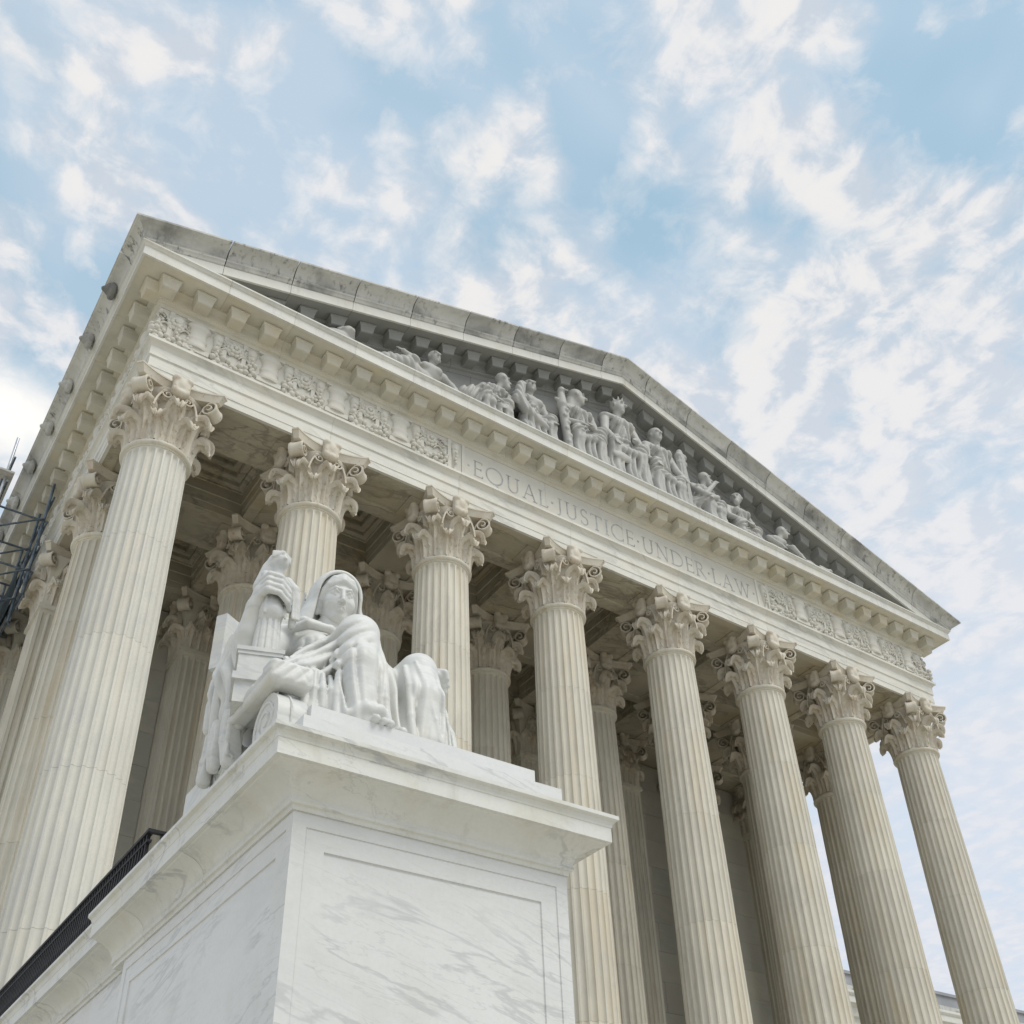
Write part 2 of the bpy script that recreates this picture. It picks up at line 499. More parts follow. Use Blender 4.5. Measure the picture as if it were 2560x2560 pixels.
# ---------------------------------------------------------------- implicit surfaces (for carved figures)
class Vol:
    def __init__(self, lo, hi, h):
        self.lo = np.array(lo, float)
        self.h = h
        self.n = np.ceil((np.array(hi) - self.lo) / h).astype(int) + 1
        self.ax = [(self.lo[i] + h * np.arange(self.n[i])).astype(np.float32) for i in range(3)]
        self.D = np.full(self.n, 9.0, np.float32)

    def _sub(self, lo, hi, m):
        sl = []
        for i in range(3):
            a = int(math.floor((lo[i] - m - self.lo[i]) / self.h))
            b = int(math.ceil((hi[i] + m - self.lo[i]) / self.h)) + 1
            a = max(a, 0)
            b = min(b, self.n[i])
            if b <= a:
                return None, None
            sl.append(slice(a, b))
        X = self.ax[0][sl[0]][:, None, None]
        Y = self.ax[1][sl[1]][None, :, None]
        Z = self.ax[2][sl[2]][None, None, :]
        return tuple(sl), (X, Y, Z)

    def _min(self, sl, d, k):
        c = self.D[sl]
        if k <= 0:
            self.D[sl] = np.minimum(c, d)
        else:
            h = np.clip(0.5 + 0.5 * (c - d) / k, 0, 1)
            self.D[sl] = c * (1 - h) + d * h - k * h * (1 - h)

    def _max(self, sl, d, k):
        c = self.D[sl]
        h = np.clip(0.5 - 0.5 * (c + d) / max(k, 1e-5), 0, 1)
        self.D[sl] = c * (1 - h) + (-d) * h + k * h * (1 - h)

    def rc(self, a, b, r1, r2=None, k=0.05, cut=False, sq=(1, 1, 1)):
        r2 = r1 if r2 is None else r2
        rm = max(r1, r2)
        lo = [min(a[i], b[i]) - rm / min(sq) for i in range(3)]
        hi = [max(a[i], b[i]) + rm / min(sq) for i in range(3)]
        sl, P = self._sub(lo, hi, k + 3 * self.h)
        if sl is None:
            return self
        ab = [(b[i] - a[i]) * sq[i] for i in range(3)]
        L = sum(c * c for c in ab) + 1e-9
        pa = [(P[i] - a[i]) * sq[i] for i in range(3)]
        t = np.clip((pa[0] * ab[0] + pa[1] * ab[1] + pa[2] * ab[2]) / L, 0, 1)
        d = np.sqrt((pa[0] - t * ab[0]) ** 2 + (pa[1] - t * ab[1]) ** 2 + (pa[2] - t * ab[2]) ** 2) - (r1 + (r2 - r1) * t)
        (self._max if cut else self._min)(sl, d, k)
        return self

    def poly(self, pts, rads, k=0.03, cut=False):
        if not isinstance(rads, (list, tuple)):
            rads = [rads] * len(pts)
        for i in range(len(pts) - 1):
            self.rc(pts[i], pts[i + 1], rads[i], rads[i + 1], k, cut)
        return self

    def ell(self, c, r, k=0.05, rot=None, cut=False):
        m = max(r)
        sl, P = self._sub([c[i] - m for i in range(3)], [c[i] + m for i in range(3)], k + 3 * self.h)
        if sl is None:
            return self
        p = [P[i] - c[i] for i in range(3)]
        if rot is not None:
            p = [rot[j][0] * p[0] + rot[j][1] * p[1] + rot[j][2] * p[2] for j in range(3)]
        k0 = np.sqrt(sum((p[i] / r[i]) ** 2 for i in range(3)))
        k1 = np.sqrt(sum((p[i] / r[i] ** 2) ** 2 for i in range(3))) + 1e-6
        d = k0 * (k0 - 1) / k1
        (self._max if cut else self._min)(sl, d, k)
        return self

    def box(self, c, hf, k=0.02, rnd=0.02, cut=False):
        sl, P = self._sub([c[i] - hf[i] for i in range(3)], [c[i] + hf[i] for i in range(3)], k + 3 * self.h)
        if sl is None:
            return self
        q = [np.abs(P[i] - c[i]) - (hf[i] - rnd) for i in range(3)]
        d = np.sqrt(sum(np.maximum(x, 0) ** 2 for x in q)) + np.minimum(np.maximum(np.maximum(q[0], q[1]), q[2]), 0) - rnd
        (self._max if cut else self._min)(sl, d, k)
        return self

    def pleat(self, lo, hi, phase, amp, mask):
        """cloth folds: rounded ridges, sharp valleys"""
        sl, P = self._sub(lo, hi, 0)
        w = np.abs(np.sin(phase(*P)))
        self.D[sl] -= (amp * mask(*P) * (w - 0.55)).astype(np.float32)
        return self

    def waves(self, amp, scale, seed=0):
        """shallow hand-carved unevenness"""
        X, Y, Z = self.ax[0][:, None, None], self.ax[1][None, :, None], self.ax[2][None, None, :]
        s = scale
        w = np.sin(X * s + 1.3 + seed) * np.sin(Y * s * 1.13 + 0.4) * np.sin(Z * s * 0.9 + 2.1 * seed)
        w = w + 0.6 * np.sin(X * s * 2.1 + 2) * np.sin(Z * s * 1.7 + seed) * np.sin(Y * s * 1.9)
        self.D += (amp * w).astype(np.float32)
        return self

    def mesh(self, name, mat, relax=1):
        D = self.D
        D[0] = D[-1] = 1
        D[:, 0] = D[:, -1] = 1
        D[:, :, 0] = D[:, :, -1] = 1
        S = D < 0
        cs = S[:-1, :-1, :-1].astype(np.int8)
        cs = cs.copy()
        for dx in (0, 1):
            for dy in (0, 1):
                for dz in (0, 1):
                    if dx + dy + dz:
                        cs += S[dx:D.shape[0] - 1 + dx, dy:D.shape[1] - 1 + dy, dz:D.shape[2] - 1 + dz]
        act = (cs > 0) & (cs < 8)
        I = np.argwhere(act)
        idx = np.full(act.shape, -1, np.int32)
        idx[act] = np.arange(len(I))
        ssum = np.zeros((len(I), 3))
        cnt = np.zeros(len(I))
        corners = [(0, 0, 0), (1, 0, 0), (0, 1, 0), (1, 1, 0), (0, 0, 1), (1, 0, 1), (0, 1, 1), (1, 1, 1)]
        val = [D[I[:, 0] + c[0], I[:, 1] + c[1], I[:, 2] + c[2]].astype(float) for c in corners]
        for a in range(8):
            for b in range(a + 1, 8):
                df = [corners[b][i] - corners[a][i] for i in range(3)]
                if sum(abs(x) for x in df) != 1:
                    continue
                va, vb = val[a], val[b]
                m = (va < 0) != (vb < 0)
                t = np.where(m, va / np.where(m, va - vb, 1), 0)
                p = np.array(corners[a])[None, :] + t[:, None] * np.array(df)[None, :]
                ssum += np.where(m[:, None], p, 0)
                cnt += m
        V = self.lo + self.h * (I + ssum / cnt[:, None])
        quads = []
        for ax in range(3):
            o1, o2 = [(1, 2), (2, 0), (0, 1)][ax]
            sh = list(D.shape)
            s0 = [slice(None)] * 3
            s1 = [slice(None)] * 3
            s0[ax] = slice(0, sh[ax] - 1)
            s1[ax] = slice(1, sh[ax])
            A, B = S[tuple(s0)], S[tuple(s1)]
            E = np.argwhere(A != B)
            ins = A[E[:, 0], E[:, 1], E[:, 2]]
            ok = (E[:, o1] > 0) & (E[:, o2] > 0)
            E, ins = E[ok], ins[ok]
            c = []
            for (d1, d2) in ((-1, -1), (0, -1), (0, 0), (-1, 0)):
                q = E.copy()
                q[:, o1] += d1
                q[:, o2] += d2
                c.append(idx[q[:, 0], q[:, 1], q[:, 2]])
            Q = np.stack(c, 1)
            Q = np.where(ins[:, None], Q, Q[:, ::-1])
            quads.append(Q)
        Q = np.concatenate(quads)
        Q = Q[(Q >= 0).all(1)]
        for _ in range(relax):
            acc = np.zeros_like(V)
            n = np.zeros(len(V))
            for a in range(4):
                b = (a + 1) % 4
                np.add.at(acc, Q[:, a], V[Q[:, b]])
                np.add.at(acc, Q[:, b], V[Q[:, a]])
                np.add.at(n, Q[:, a], 1)
                np.add.at(n, Q[:, b], 1)
            V = V * 0.5 + 0.5 * acc / np.maximum(n, 1)[:, None]
        me = bpy.data.meshes.new(name)
        me.vertices.add(len(V))
        me.vertices.foreach_set('co', V.astype(np.float32).ravel())
        me.loops.add(Q.size)
        me.loops.foreach_set('vertex_index', Q.astype(np.int32).ravel())
        me.polygons.add(len(Q))
        me.polygons.foreach_set('loop_start', np.arange(0, Q.size, 4, dtype=np.int32))
        me.polygons.foreach_set('use_smooth', np.ones(len(Q), bool))
        me.update(calc_edges=True)
        me.validate()
        me.materials.append(mat)
        return me

# ================================================================ THE PLACE
ABZ = 23.16                                   # top of the capitals
XS = [0.0, 4.233, 8.433, 12.633, 17.205, 21.405, 25.605, 29.838]
XR, XC = 29.838, 14.919
Y1, Y2 = 4.148, 8.28
BASEZ = ABZ - 18.3

ground = MB().box(-600, 600, -600, 900, -0.4, 0.0).build('ground', M['plaza'])
structure(ground)
st = MB()
nst = 34
for i in range(nst):
    z1 = BASEZ * (i + 1) / nst
    y0 = -12.0 + 9.6 * i / nst
    st.box(1.35, XR - 1.35, y0, -2.3, 0.001 + (0 if i == 0 else BASEZ * i / nst), z1)
structure(st.build('stairs', M['plaza']))
pod = MB().box(-2.4, XR + 2.4, -2.3, 60, 0.002, BASEZ)
structure(pod.build('podium', M['entab']))

court = thing('courthouse', (XC, 10.0, BASEZ), 'white marble courthouse portico with fluted columns, carved pediment and inscribed frieze', 'building')

# ---------------------------------------------------------------- column pieces (local z = 0 at top of abacus)
ZR = -2.08


def shaft_r(z):                                # z from -2.2 (neck) to -17.9
    t = min(1.0, max(0.0, (-z - 2.2) / 15.7))
    return 0.772 + 0.135 * t ** 0.9 + 0.012 * math.sin(math.pi * t)


def drum_mesh(z0, z1, top):
    """fluted drum between z0 (top) and z1 (bottom)"""
    per = [-1.0, -0.78, -0.70, -0.5, -0.25, 0.0, 0.25, 0.5, 0.70, 0.78]
    ang, sv = [], []
    for k in range(24):
        for s in per:
            ang.append(2 * math.pi * (k + 0.5 * (s + 1)) / 24)
            sv.append(s / 0.78)
    ang = np.array(ang)
    sv = np.array(sv)
    zs = [z0]
    if top:
        zs += [z0 - 0.04, z0 - 0.06, z0 - 0.075, z0 - 0.095, z0 - 0.12, z0 - 0.15]
    m = 4
    last = zs[-1]
    zs += [last + (z1 - last) * (i + 1) / m for i in range(m)]
    vs, fs = [], []
    n = len(ang)
    for j, z in enumerate(zs):
        r = shaft_r(z)
        dep = 0.066 * r / 0.8
        if top:
            q = (z0 - 0.05 - z) / 0.10
            hw = 0.0 if q <= 0 else (math.sqrt(max(0, 1 - (1 - q) ** 2)) if q < 1 else 1.0)
        else:
            hw = 1.0
        if hw > 0:
            d = dep * hw * np.sqrt(np.clip(1 - (sv / hw) ** 2, 0, 1))
        else:
            d = np.zeros(n)
        rr = r - d
        if j == 0 and not top:
            rr = rr - 0.006
        if j == len(zs) - 1:
            rr = rr - 0.006
        for i in range(n):
            vs.append((rr[i] * math.cos(ang[i]), rr[i] * math.sin(ang[i]), z))
    for j in range(len(zs) - 1):
        for i in range(n):
            k = (i + 1) % n
            fs.append((j * n + k, j * n + i, (j + 1) * n + i, (j + 1) * n + k))
    fs.append(tuple(range(n)))
    mm = (len(zs) - 1) * n
    fs.append(tuple(range(mm + n - 1, mm - 1, -1)))
    mb = MB()
    mb.add(vs, fs)
    return mb.mesh('drum', M['column'], 32)


def leaf_mb(h, w, curl, lean, bulge, arc_=2.9):
    """acanthus leaf: local x across, y outward, z up; base at z = 0"""
    nu, nv = 17, 34
    # centre line
    pts = []
    y, z, a = 0.0, 0.0, math.pi / 2 - 0.02
    vs_ = np.linspace(0, 1, nv)
    total = h * 0.86 + curl * arc_
    step = total / (nv - 1)
    for v in vs_:
        pts.append((y, z, a))
        s = v * total
        if s < h * 0.86:
            da = -2 * lean * (s / (h * 0.86)) / (h * 0.86) * step
        else:
            da = -(step / curl)
        a += da
        y += math.cos(a) * step
        z += math.sin(a) * step
    us = np.linspace(-1, 1, nu)
    F, B = [], []
    for j, v in enumerate(vs_):
        cy_, cz_, ca = pts[j]
        lob = 1.0 + 0.16 * abs(math.sin(math.pi * v * (6.0 if h > 1 else 4.0))) - 0.08
        wid = w * (0.80 + 0.26 * math.sin(math.pi * min(1, v * 0.92))) * lob
        vt = h * 0.78 / total
        if v > vt:
            q = (v - vt) / (1 - vt)
            wid *= (1 - 0.22 * q) * math.sqrt(max(0.05, 1 - 0.80 * q ** 3))
        nx_y, nx_z = math.sin(ca), -math.cos(ca)    # outward normal in the y-z plane
        for u in us:
            x = u * wid
            rib = 0.026 * math.cos(u * math.pi * 3.0) * (1 - 0.75 * max(0, v - 0.4)) + bulge * math.exp(-(u / 0.17) ** 4)
            vein = 0.015 * math.sin((abs(u) * 1.6 - v * 1.2) * math.pi * 6) * min(1, abs(u) * 2.5)
            wrap = -0.55 * x * x - 0.05 * abs(u) ** 3
            cup = -0.10 * max(0, v - 0.55) * u * u
            o = rib + vein + wrap + cup
            F.append((x, cy_ + nx_y * o, cz_ + nx_z * o))
            tk = (0.045 + 0.075 * min(1, max(0, v - 0.55) * 3)) * (1 - 0.7 * u * u) + 0.010
            B.append((x, cy_ + nx_y * (o - tk), cz_ + nx_z * (o - tk)))
    mb = MB()
    N = nu * nv
    fs = []
    for j in range(nv - 1):
        for i in range(nu - 1):
            p = j * nu + i
            fs.append((p, p + 1, p + nu + 1, p + nu))
            fs.append((N + p + 1, N + p, N + p + nu, N + p + nu + 1))
    for j in range(nv - 1):
        p = j * nu
        fs.append((N + p, p, p + nu, N + p + nu))
        p = j * nu + nu - 1
        fs.append((p, N + p, N + p + nu, p + nu))
    for i in range(nu - 1):
        p = (nv - 1) * nu + i
        fs.append((p, p + 1, N + p + 1, N + p))
    mb.add(F + B, fs)
    return mb


def ribbon_mb(path, wid, thick):
    """closed ribbon: path in (y outward, z), width across x (list), thickness"""
    n = len(path)
    rows = []
    for i in range(n):
        p = path[i]
        a, b = path[max(0, i - 1)], path[min(n - 1, i + 1)]
        t = Vector((b[0] - a[0], b[1] - a[1]))
        t.normalize()
        nn = Vector((-t.y, t.x))
        w, th = wid[i], thick[i]
        row = []
        for (u, o) in ((-1, 0.55), (-0.8, 1.0), (-0.55, 0.45), (0, 0.25), (0.55, 0.45), (0.8, 1.0), (1, 0.55),
                       (1, -0.6), (0.5, -0.7), (0, -0.7), (-0.5, -0.7), (-1, -0.6)):
            row.append((u * w, p[0] + nn.x * o * th, p[1] + nn.y * o * th))
        rows.append(row)
    m = len(rows[0])
    vs = [q for r_ in rows for q in r_]
    fs = []
    for j in range(n - 1):
        for i in range(m):
            k = (i + 1) % m
            fs.append((j * m + i, j * m + k, (j + 1) * m + k, (j + 1) * m + i))
    fs.append(tuple(range(m - 1, -1, -1)))
    fs.append(tuple(range((n - 1) * m, n * m)))
    mb = MB()
    mb.add(vs, fs)
    return mb


def spiral_path(p0, p1, c, r0, turns, n0=7, n1=26):
    """rises from p0 towards the top of a spiral round c"""
    path = []
    top = (c[0], c[1] + r0)
    for i in range(n0):
        t = i / n0
        # quadratic curve p0 - p1 - top
        path.append(((1 - t) ** 2 * p0[0] + 2 * t * (1 - t) * p1[0] + t * t * top[0],
                     (1 - t) ** 2 * p0[1] + 2 * t * (1 - t) * p1[1] + t * t * top[1]))
    for i in range(n1 + 1):
        t = i / n1
        a = math.pi / 2 - 2 * math.pi * turns * t
        r_ = r0 * (1 - 0.80 * t)
        path.append((c[0] + r_ * math.cos(a), c[1] + r_ * math.sin(a)))
    return path


def abacus_mb():
    a, b = 1.2025, 1.072
    levels = [(0.0, 0.0), (-0.045, 0.0), (-0.06, 0.03), (-0.085, 0.04), (-0.15, 0.07), (-0.235, 0.11), (-0.25, 0.115)]
    loops = []
    for (z, inn) in levels:
        lp = []
        for s in range(4):
            ang = s * math.pi / 2
            ca, sa = math.cos(ang), math.sin(ang)
            for i in range(17):
                t = -1 + 2 * i / 16
                x = t * (b - inn * 0.8)
                y = -(a - inn) + 0.27 * (1 - t * t) ** 1.0
                lp.append((x * ca - y * sa, x * sa + y * ca, z))
        loops.append(lp)
    mb = MB()
    n = len(loops[0])
    vs = [p for l in loops for p in l]
    fs = []
    for j in range(len(loops) - 1):
        for i in range(n):
            k = (i + 1) % n
            fs.append((j * n + k, j * n + i, (j + 1) * n + i, (j + 1) * n + k))
    fs.append(tuple(range(n)))
    m = (len(loops) - 1) * n
    fs.append(tuple(range(m + n - 1, m - 1, -1)))
    mb.add(vs, fs)
    return mb


def flower_vol():
    """block palmette in the middle of an abacus side"""
    fv = Vol((-0.30, -0.24, -0.50), (0.30, 0.16, 0.10), 0.018)
    fv.box((0, -0.02, -0.18), (0.19, 0.10, 0.22), 0.02, 0.07)
    fv.ell((-0.12, -0.06, 0.0), (0.11, 0.10, 0.09), 0.03).ell((0.12, -0.06, 0.0), (0.11, 0.10, 0.09), 0.03)
    fv.ell((0, -0.08, -0.14), (0.10, 0.08, 0.16), 0.04).ell((0, -0.03, -0.38), (0.13, 0.12, 0.09), 0.04)
    fv.ell((-0.03, -0.15, 0.03), (0.03, 0.06, 0.05), 0.01, cut=True).ell((0.15, -0.15, -0.26), (0.025, 0.06, 0.03), 0.01, cut=True)
    fv.ell((-0.15, -0.15, -0.26), (0.025, 0.06, 0.03), 0.01, cut=True)
    return fv


DZ = [-2.17, -4.97, -7.85, -11.1, -14.4, -17.88]
drums = [drum_mesh(DZ[i] if i == 0 else DZ[i] - 0.003, DZ[i + 1] + 0.003, i == 0) for i in range(5)]
for d_ in drums:
    fix_normals(d_)
pale_drums = []
for d_ in drums:
    q = d_.copy()
    q.materials[0] = M['column_pale']
    pale_drums.append(q)
core_mb = MB()
core_mb.lathe([(0.70, -17.6), (0.70, -2.16), (0.765, -2.10), (0.755, -1.9), (0.74, -1.2), (0.78, -0.7), (0.88, -0.42), (0.96, -0.31), (0.96, -0.26), (0.3, -0.24)], 40)
core_me = core_mb.mesh('column', M['capital'], 40)
fix_normals(core_me)
astr = MB()
prof = [(0.76, -2.21), (0.80, -2.195), (0.80, -2.16)]
for i in range(9):
    a = -math.pi / 2 + math.pi * i / 8
    prof.append((0.80 + 0.072 * math.cos(a), -2.085 + 0.072 * math.sin(a)))
prof += [(0.80, -2.01), (0.785, -1.99)]
astr.lathe(prof, 64, cap=False)
astr_me = astr.mesh('neck_ring', M['column'], 50)
fix_normals(astr_me)
base = MB()
pr = [(0.92, -17.88), (0.95, -17.84), (0.99, -17.84)]
for i in range(7):
    a = math.pi / 2 - math.pi * i / 6
    pr.append((0.99 + 0.07 * math.cos(a), -17.92 + 0.07 * math.sin(a)))
pr += [(0.98, -18.0), (1.0, -18.04)]
for i in range(7):
    a = math.pi / 2 - math.pi * i / 6
    pr.append((1.06 + 0.10 * math.cos(a), -18.12 + 0.09 * math.sin(a)))
base.lathe(pr, 48)
base.box(-1.2, 1.2, -1.2, 1.2, -18.297, -18.21)
base_me = base.mesh('base', M['column'], 40)
fix_normals(base_me)
LOW = leaf_mb(0.72, 0.245, 0.105, 0.42, 0.045, 3.1)
UPP = leaf_mb(1.24, 0.25, 0.130, 0.40, 0.050, 3.1)
leaf_low = LOW.mesh('leaf', M['capital'], 60)
leaf_up = UPP.mesh('leaf', M['capital'], 60)
ab_me = abacus_mb().mesh('abacus', M['capital'], 35)
fl_me = flower_vol().mesh('abacus_flower', M['capital'], 1)
FLO = MB()
FLO.v = [tuple(v.co) for v in fl_me.vertices]
FLO.f = [tuple(p.vertices) for p in fl_me.polygons]
vp = spiral_path((0.88, -1.15), (0.98, -0.42), (1.265, -0.545), 0.235, 1.6)
nvp = len(vp)
VOL = ribbon_mb(vp, [0.07 + 0.13 * min(1, i / 9.0) if i < 20 else 0.20 + 0.03 * (i - 20) / 14 for i in range(nvp)],
                [0.035 if i < 8 else 0.034 - 0.018 * (i - 8) / (nvp - 8) for i in range(nvp)])
vol_me = VOL.mesh('volute', M['capital'], 50)
hp = spiral_path((0.56, -1.05), (0.50, -0.50), (0.27, -0.53), 0.15, 1.4, 6, 20)
HEL = ribbon_mb(hp, [0.075] * len(hp), [0.032 - 0.014 * i / len(hp) for i in range(len(hp))])
# helix lies in the plane of the side: swap axes (x along the side, y outward)
hel = MB()
hel.add([(p[1], -p[0], p[2]) for p in HEL.v], HEL.f)
hel2 = MB()
hel2.add([(-p[1], -p[0], p[2]) for p in HEL.v], [tuple(reversed(f)) for f in HEL.f])
hel_a = hel.mesh('helix', M['capital'], 50)
hel_b = hel2.mesh('helix', M['capital'], 50)
for m_ in (leaf_low, leaf_up, vol_me, hel_a, hel_b, ab_me):
    fix_normals(m_)


def polar(r, ang, z):
    """matrix: local y points outward at angle ang"""
    return Matrix.Translation((r * math.cos(ang), r * math.sin(ang), z)) @ Matrix.Rotation(ang - math.pi / 2, 4, 'Z')


def column(x, y):
    c = obj('column', core_me, court, (x, y, ABZ))
    for d_ in (pale_drums if (x == 0 and y == 0) else drums):
        o = obj('drum', d_, c)
        o.rotation_euler = (0, 0, random.randrange(24) * 2 * math.pi / 24)
    obj('neck_ring', astr_me, c)
    obj('base', base_me, c)
    obj('abacus', ab_me, c)
    for k in range(8):
        j = random.uniform(-1, 1)
        obj('leaf', leaf_low, c, mw=polar(0.80, math.pi / 8 + k * math.pi / 4, -2.01) @ Matrix.Rotation(R(1.5) * j, 4, 'X'))
        obj('leaf', leaf_up, c, mw=polar(0.785, k * math.pi / 4, -2.01) @ Matrix.Rotation(R(1.5) * j, 4, 'X'))
    for k in range(4):
        obj('volute', vol_me, c, mw=Matrix.Rotation(math.pi / 4 + k * math.pi / 2 - math.pi / 2, 4, 'Z'))
        rz = Matrix.Rotation(k * math.pi / 2, 4, 'Z')
        obj('helix', hel_a, c, mw=rz @ Matrix.Translation((0, -0.88, 0)))
        obj('helix', hel_b, c, mw=rz @ Matrix.Translation((0, -0.88, 0)))
        obj('abacus_flower', fl_me, c, mw=rz @ Matrix.Translation((0, -1.0, 0)) @ Matrix.Scale(1.22, 4))
    return c


for y in (0.0, Y1):
    for x in XS:
        column(x, y)

# ---------------------------------------------------------------- square fluted piers on the wall line
HP = 0.78


def pier_loop(z, hf, grooves):
    lp = []
    nf = 7
    for s in range(4):
        ang = s * math.pi / 2
        ca, sa = math.cos(ang), math.sin(ang)
        pts = [(-hf, -hf)]
        if grooves:
            w = 2 * hf * 0.9 / nf
            for f in range(nf):
                c0 = -hf * 0.9 + w * (f + 0.5)
                for q in (-0.4, -0.28, 0, 0.28, 0.4):
                    dd = 0.055 * math.sqrt(max(0, 1 - (q / 0.4) ** 2))
                    pts.append((c0 + q * w, -hf + dd))
        else:
            for f in range(nf):
                w = 2 * hf * 0.9 / nf
                c0 = -hf * 0.9 + w * (f + 0.5)
                for q in (-0.4, -0.28, 0, 0.28, 0.4):
                    pts.append((c0 + q * w, -hf))
        for (px, py) in pts:
            lp.append((px * ca - py * sa, px * sa + py * ca, z))
    return lp


def pier_mesh():
    mb = MB()
    loops = [pier_loop(-18.3, HP + 0.06, False), pier_loop(-17.6, HP + 0.06, False), pier_loop(-17.5, HP + 0.04, True), pier_loop(-2.35, HP, True),
             pier_loop(-2.30, HP, False), pier_loop(-2.18, HP, False), pier_loop(-2.17, HP + 0.07, False), pier_loop(-2.02, HP + 0.07, False), pier_loop(-2.0, HP, False), pier_loop(-0.9, HP + 0.02, False),
             pier_loop(-0.3, HP + 0.16, False), pier_loop(-0.25, HP + 0.16, False)]
    n = len(loops[0])
    fs = []
    for j in range(len(loops) - 1):
        for i in range(n):
            k = (i + 1) % n
            fs.append((j * n + i, j * n + k, (j + 1) * n + k, (j + 1) * n + i))
    mb.add([p for l in loops for p in l], fs)
    return mb.mesh('pier', M['column'], 35)


pier_me = pier_mesh()
pc = MB()
for s in range(4):
    rz = Matrix.Rotation(s * math.pi / 2, 4, 'Z')
    for px in (-0.52, 0.0, 0.52):
        pc.merge(LOW, rz @ Matrix.Translation((px, -HP, -2.0)) @ Matrix.Rotation(math.pi, 4, 'Z'))
    for px in (-0.26, 0.26):
        pc.merge(UPP, rz @ Matrix.Translation((px, -HP - 0.02, -2.0)) @ Matrix.Rotation(math.pi, 4, 'Z'))
    pc.merge(VOL, Matrix.Rotation(math.pi / 4 + s * math.pi / 2 - math.pi / 2, 4, 'Z') @ Matrix.Translation((0, 0.05, 0)))
    pc.merge(hel, rz @ Matrix.Translation((0, -0.92, 0)))
    pc.merge(hel2, rz @ Matrix.Translation((0, -0.92, 0)))
    pc.merge(FLO, rz @ Matrix.Translation((0, -1.0, 0)))
pc_me = pc.mesh('capital', M['capital'], 60)
fix_normals(pc_me)
for (x, y) in [(x, Y2) for x in XS] + [(0, Y2 + 4.14 * k) for k in (1, 2, 3)]:
    p = obj('pier', pier_me, court, (x, y, ABZ))
    obj('capital', pc_me, p)
    obj('abacus', ab_me, p)

# ---------------------------------------------------------------- walls behind the colonnade
MB().box(0.3, XR - 0.3, 8.90, 9.6, BASEZ + 0.002, ABZ).build('wall_backing', M['wall'], court)
bh = 1.14
blk = {}
for r_ in range(16):
    z0 = BASEZ + 0.02 + r_ * bh
    bays = [(XS[i] + HP + 0.02, XS[i + 1] - HP - 0.02) for i in range(7)]
    for (xa, xb) in bays:
        nb = 2 if r_ % 2 else 1
        cuts = [xa, xb] if nb == 1 else [xa, xa + (xb - xa) * 0.5, xb]
        for a, b in zip(cuts[:-1], cuts[1:]):
            key = round(b - a, 2)
            if key not in blk:
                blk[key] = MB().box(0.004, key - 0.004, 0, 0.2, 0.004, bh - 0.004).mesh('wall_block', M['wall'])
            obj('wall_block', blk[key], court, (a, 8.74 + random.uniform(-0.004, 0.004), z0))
MB().box(-0.45, -0.2, Y2, 40, BASEZ + 0.003, ABZ + 0.1).build('side_wall', M['wall'], court)
MB().box(XR + 0.2, XR + 0.45, Y2, 40, BASEZ + 0.003, ABZ + 0.1).build('side_wall', M['wall'], court)


# ---------------------------------------------------------------- entablature
def piece(prof, frame, t0, t1, gap=0.003):
    """prof: closed list of (p, z); t0 / t1: number or function(p, z) -> t"""
    la, lb = [], []
    for (p, z) in prof:
        a = t0(p, z) if callable(t0) else t0 + gap
        b = t1(p, z) if callable(t1) else t1 - gap
        la.append(frame(a, p, z))
        lb.append(frame(b, p, z))
    return MB().prism(la, lb)


FR = lambda t, p, z: (t, -p, ABZ + z)
LF = lambda t, p, z: (-p, t, ABZ + z)
RT = lambda t, p, z: (XR + p, t, ABZ + z)
mL = lambda p, z: -p
mR = lambda p, z: XR + p
mS = lambda p, z: -p


def run(name, prof, mat, cuts, scuts, parent=None, sides=True, extra=None):
    parent = parent or court
    res = []
    for i in range(len(cuts) - 1):
        t0 = mL if i == 0 else cuts[i]
        t1 = mR if i == len(cuts) - 2 else cuts[i + 1]
        mb = piece(prof, FR, t0, t1)
        if extra:
            extra(mb, i)
        me = mb.mesh(name, mat, 25)
        fix_normals(me)
        res.append(obj(name, me, parent))
    if sides:
        for fr in (LF, RT):
            for i in range(len(scuts) - 1):
                me = piece(prof, fr, mS if i == 0 else scuts[i], scuts[i + 1]).mesh(name, mat, 25)
                fix_normals(me)
                res.append(obj(name, me, parent))
    return res


arch = [(0.89, 0.0), (0.89, 0.235), (0.898, 0.245), (0.906, 0.245), (0.906, 0.585), (0.918, 0.60), (0.945, 0.625), (0.945, 0.93), (0.955, 0.945),
        (0.975, 0.99), (1.02, 1.045), (1.06, 1.065), (1.085, 1.075), (1.085, 1.16),
        (-0.93, 1.16), (-0.93, 0.60), (-0.90, 0.58), (-0.90, 0.24), (-0.89, 0.23), (-0.89, 0.12), (0.80, 0.12), (0.80, 0.0)]
sof_p = [(0.797, 0.001), (0.797, 0.118), (-0.889, 0.118), (-0.889, 0.001), (-0.50, 0.001), (-0.485, 0.016), (-0.47, 0.016), (-0.45, 0.06), (0.45, 0.06), (0.47, 0.016), (0.485, 0.016), (0.50, 0.001)]


def arch_extra(mb, i):
    for xx in (XS[i], XS[i + 1]):
        a, b = max(XS[i] + 0.0, xx - 1.35), min(XS[i + 1], xx + 1.35)
        mb.box(a + 0.004, b - 0.004, -0.468, 0.468, ABZ + 0.004, ABZ + 0.08)


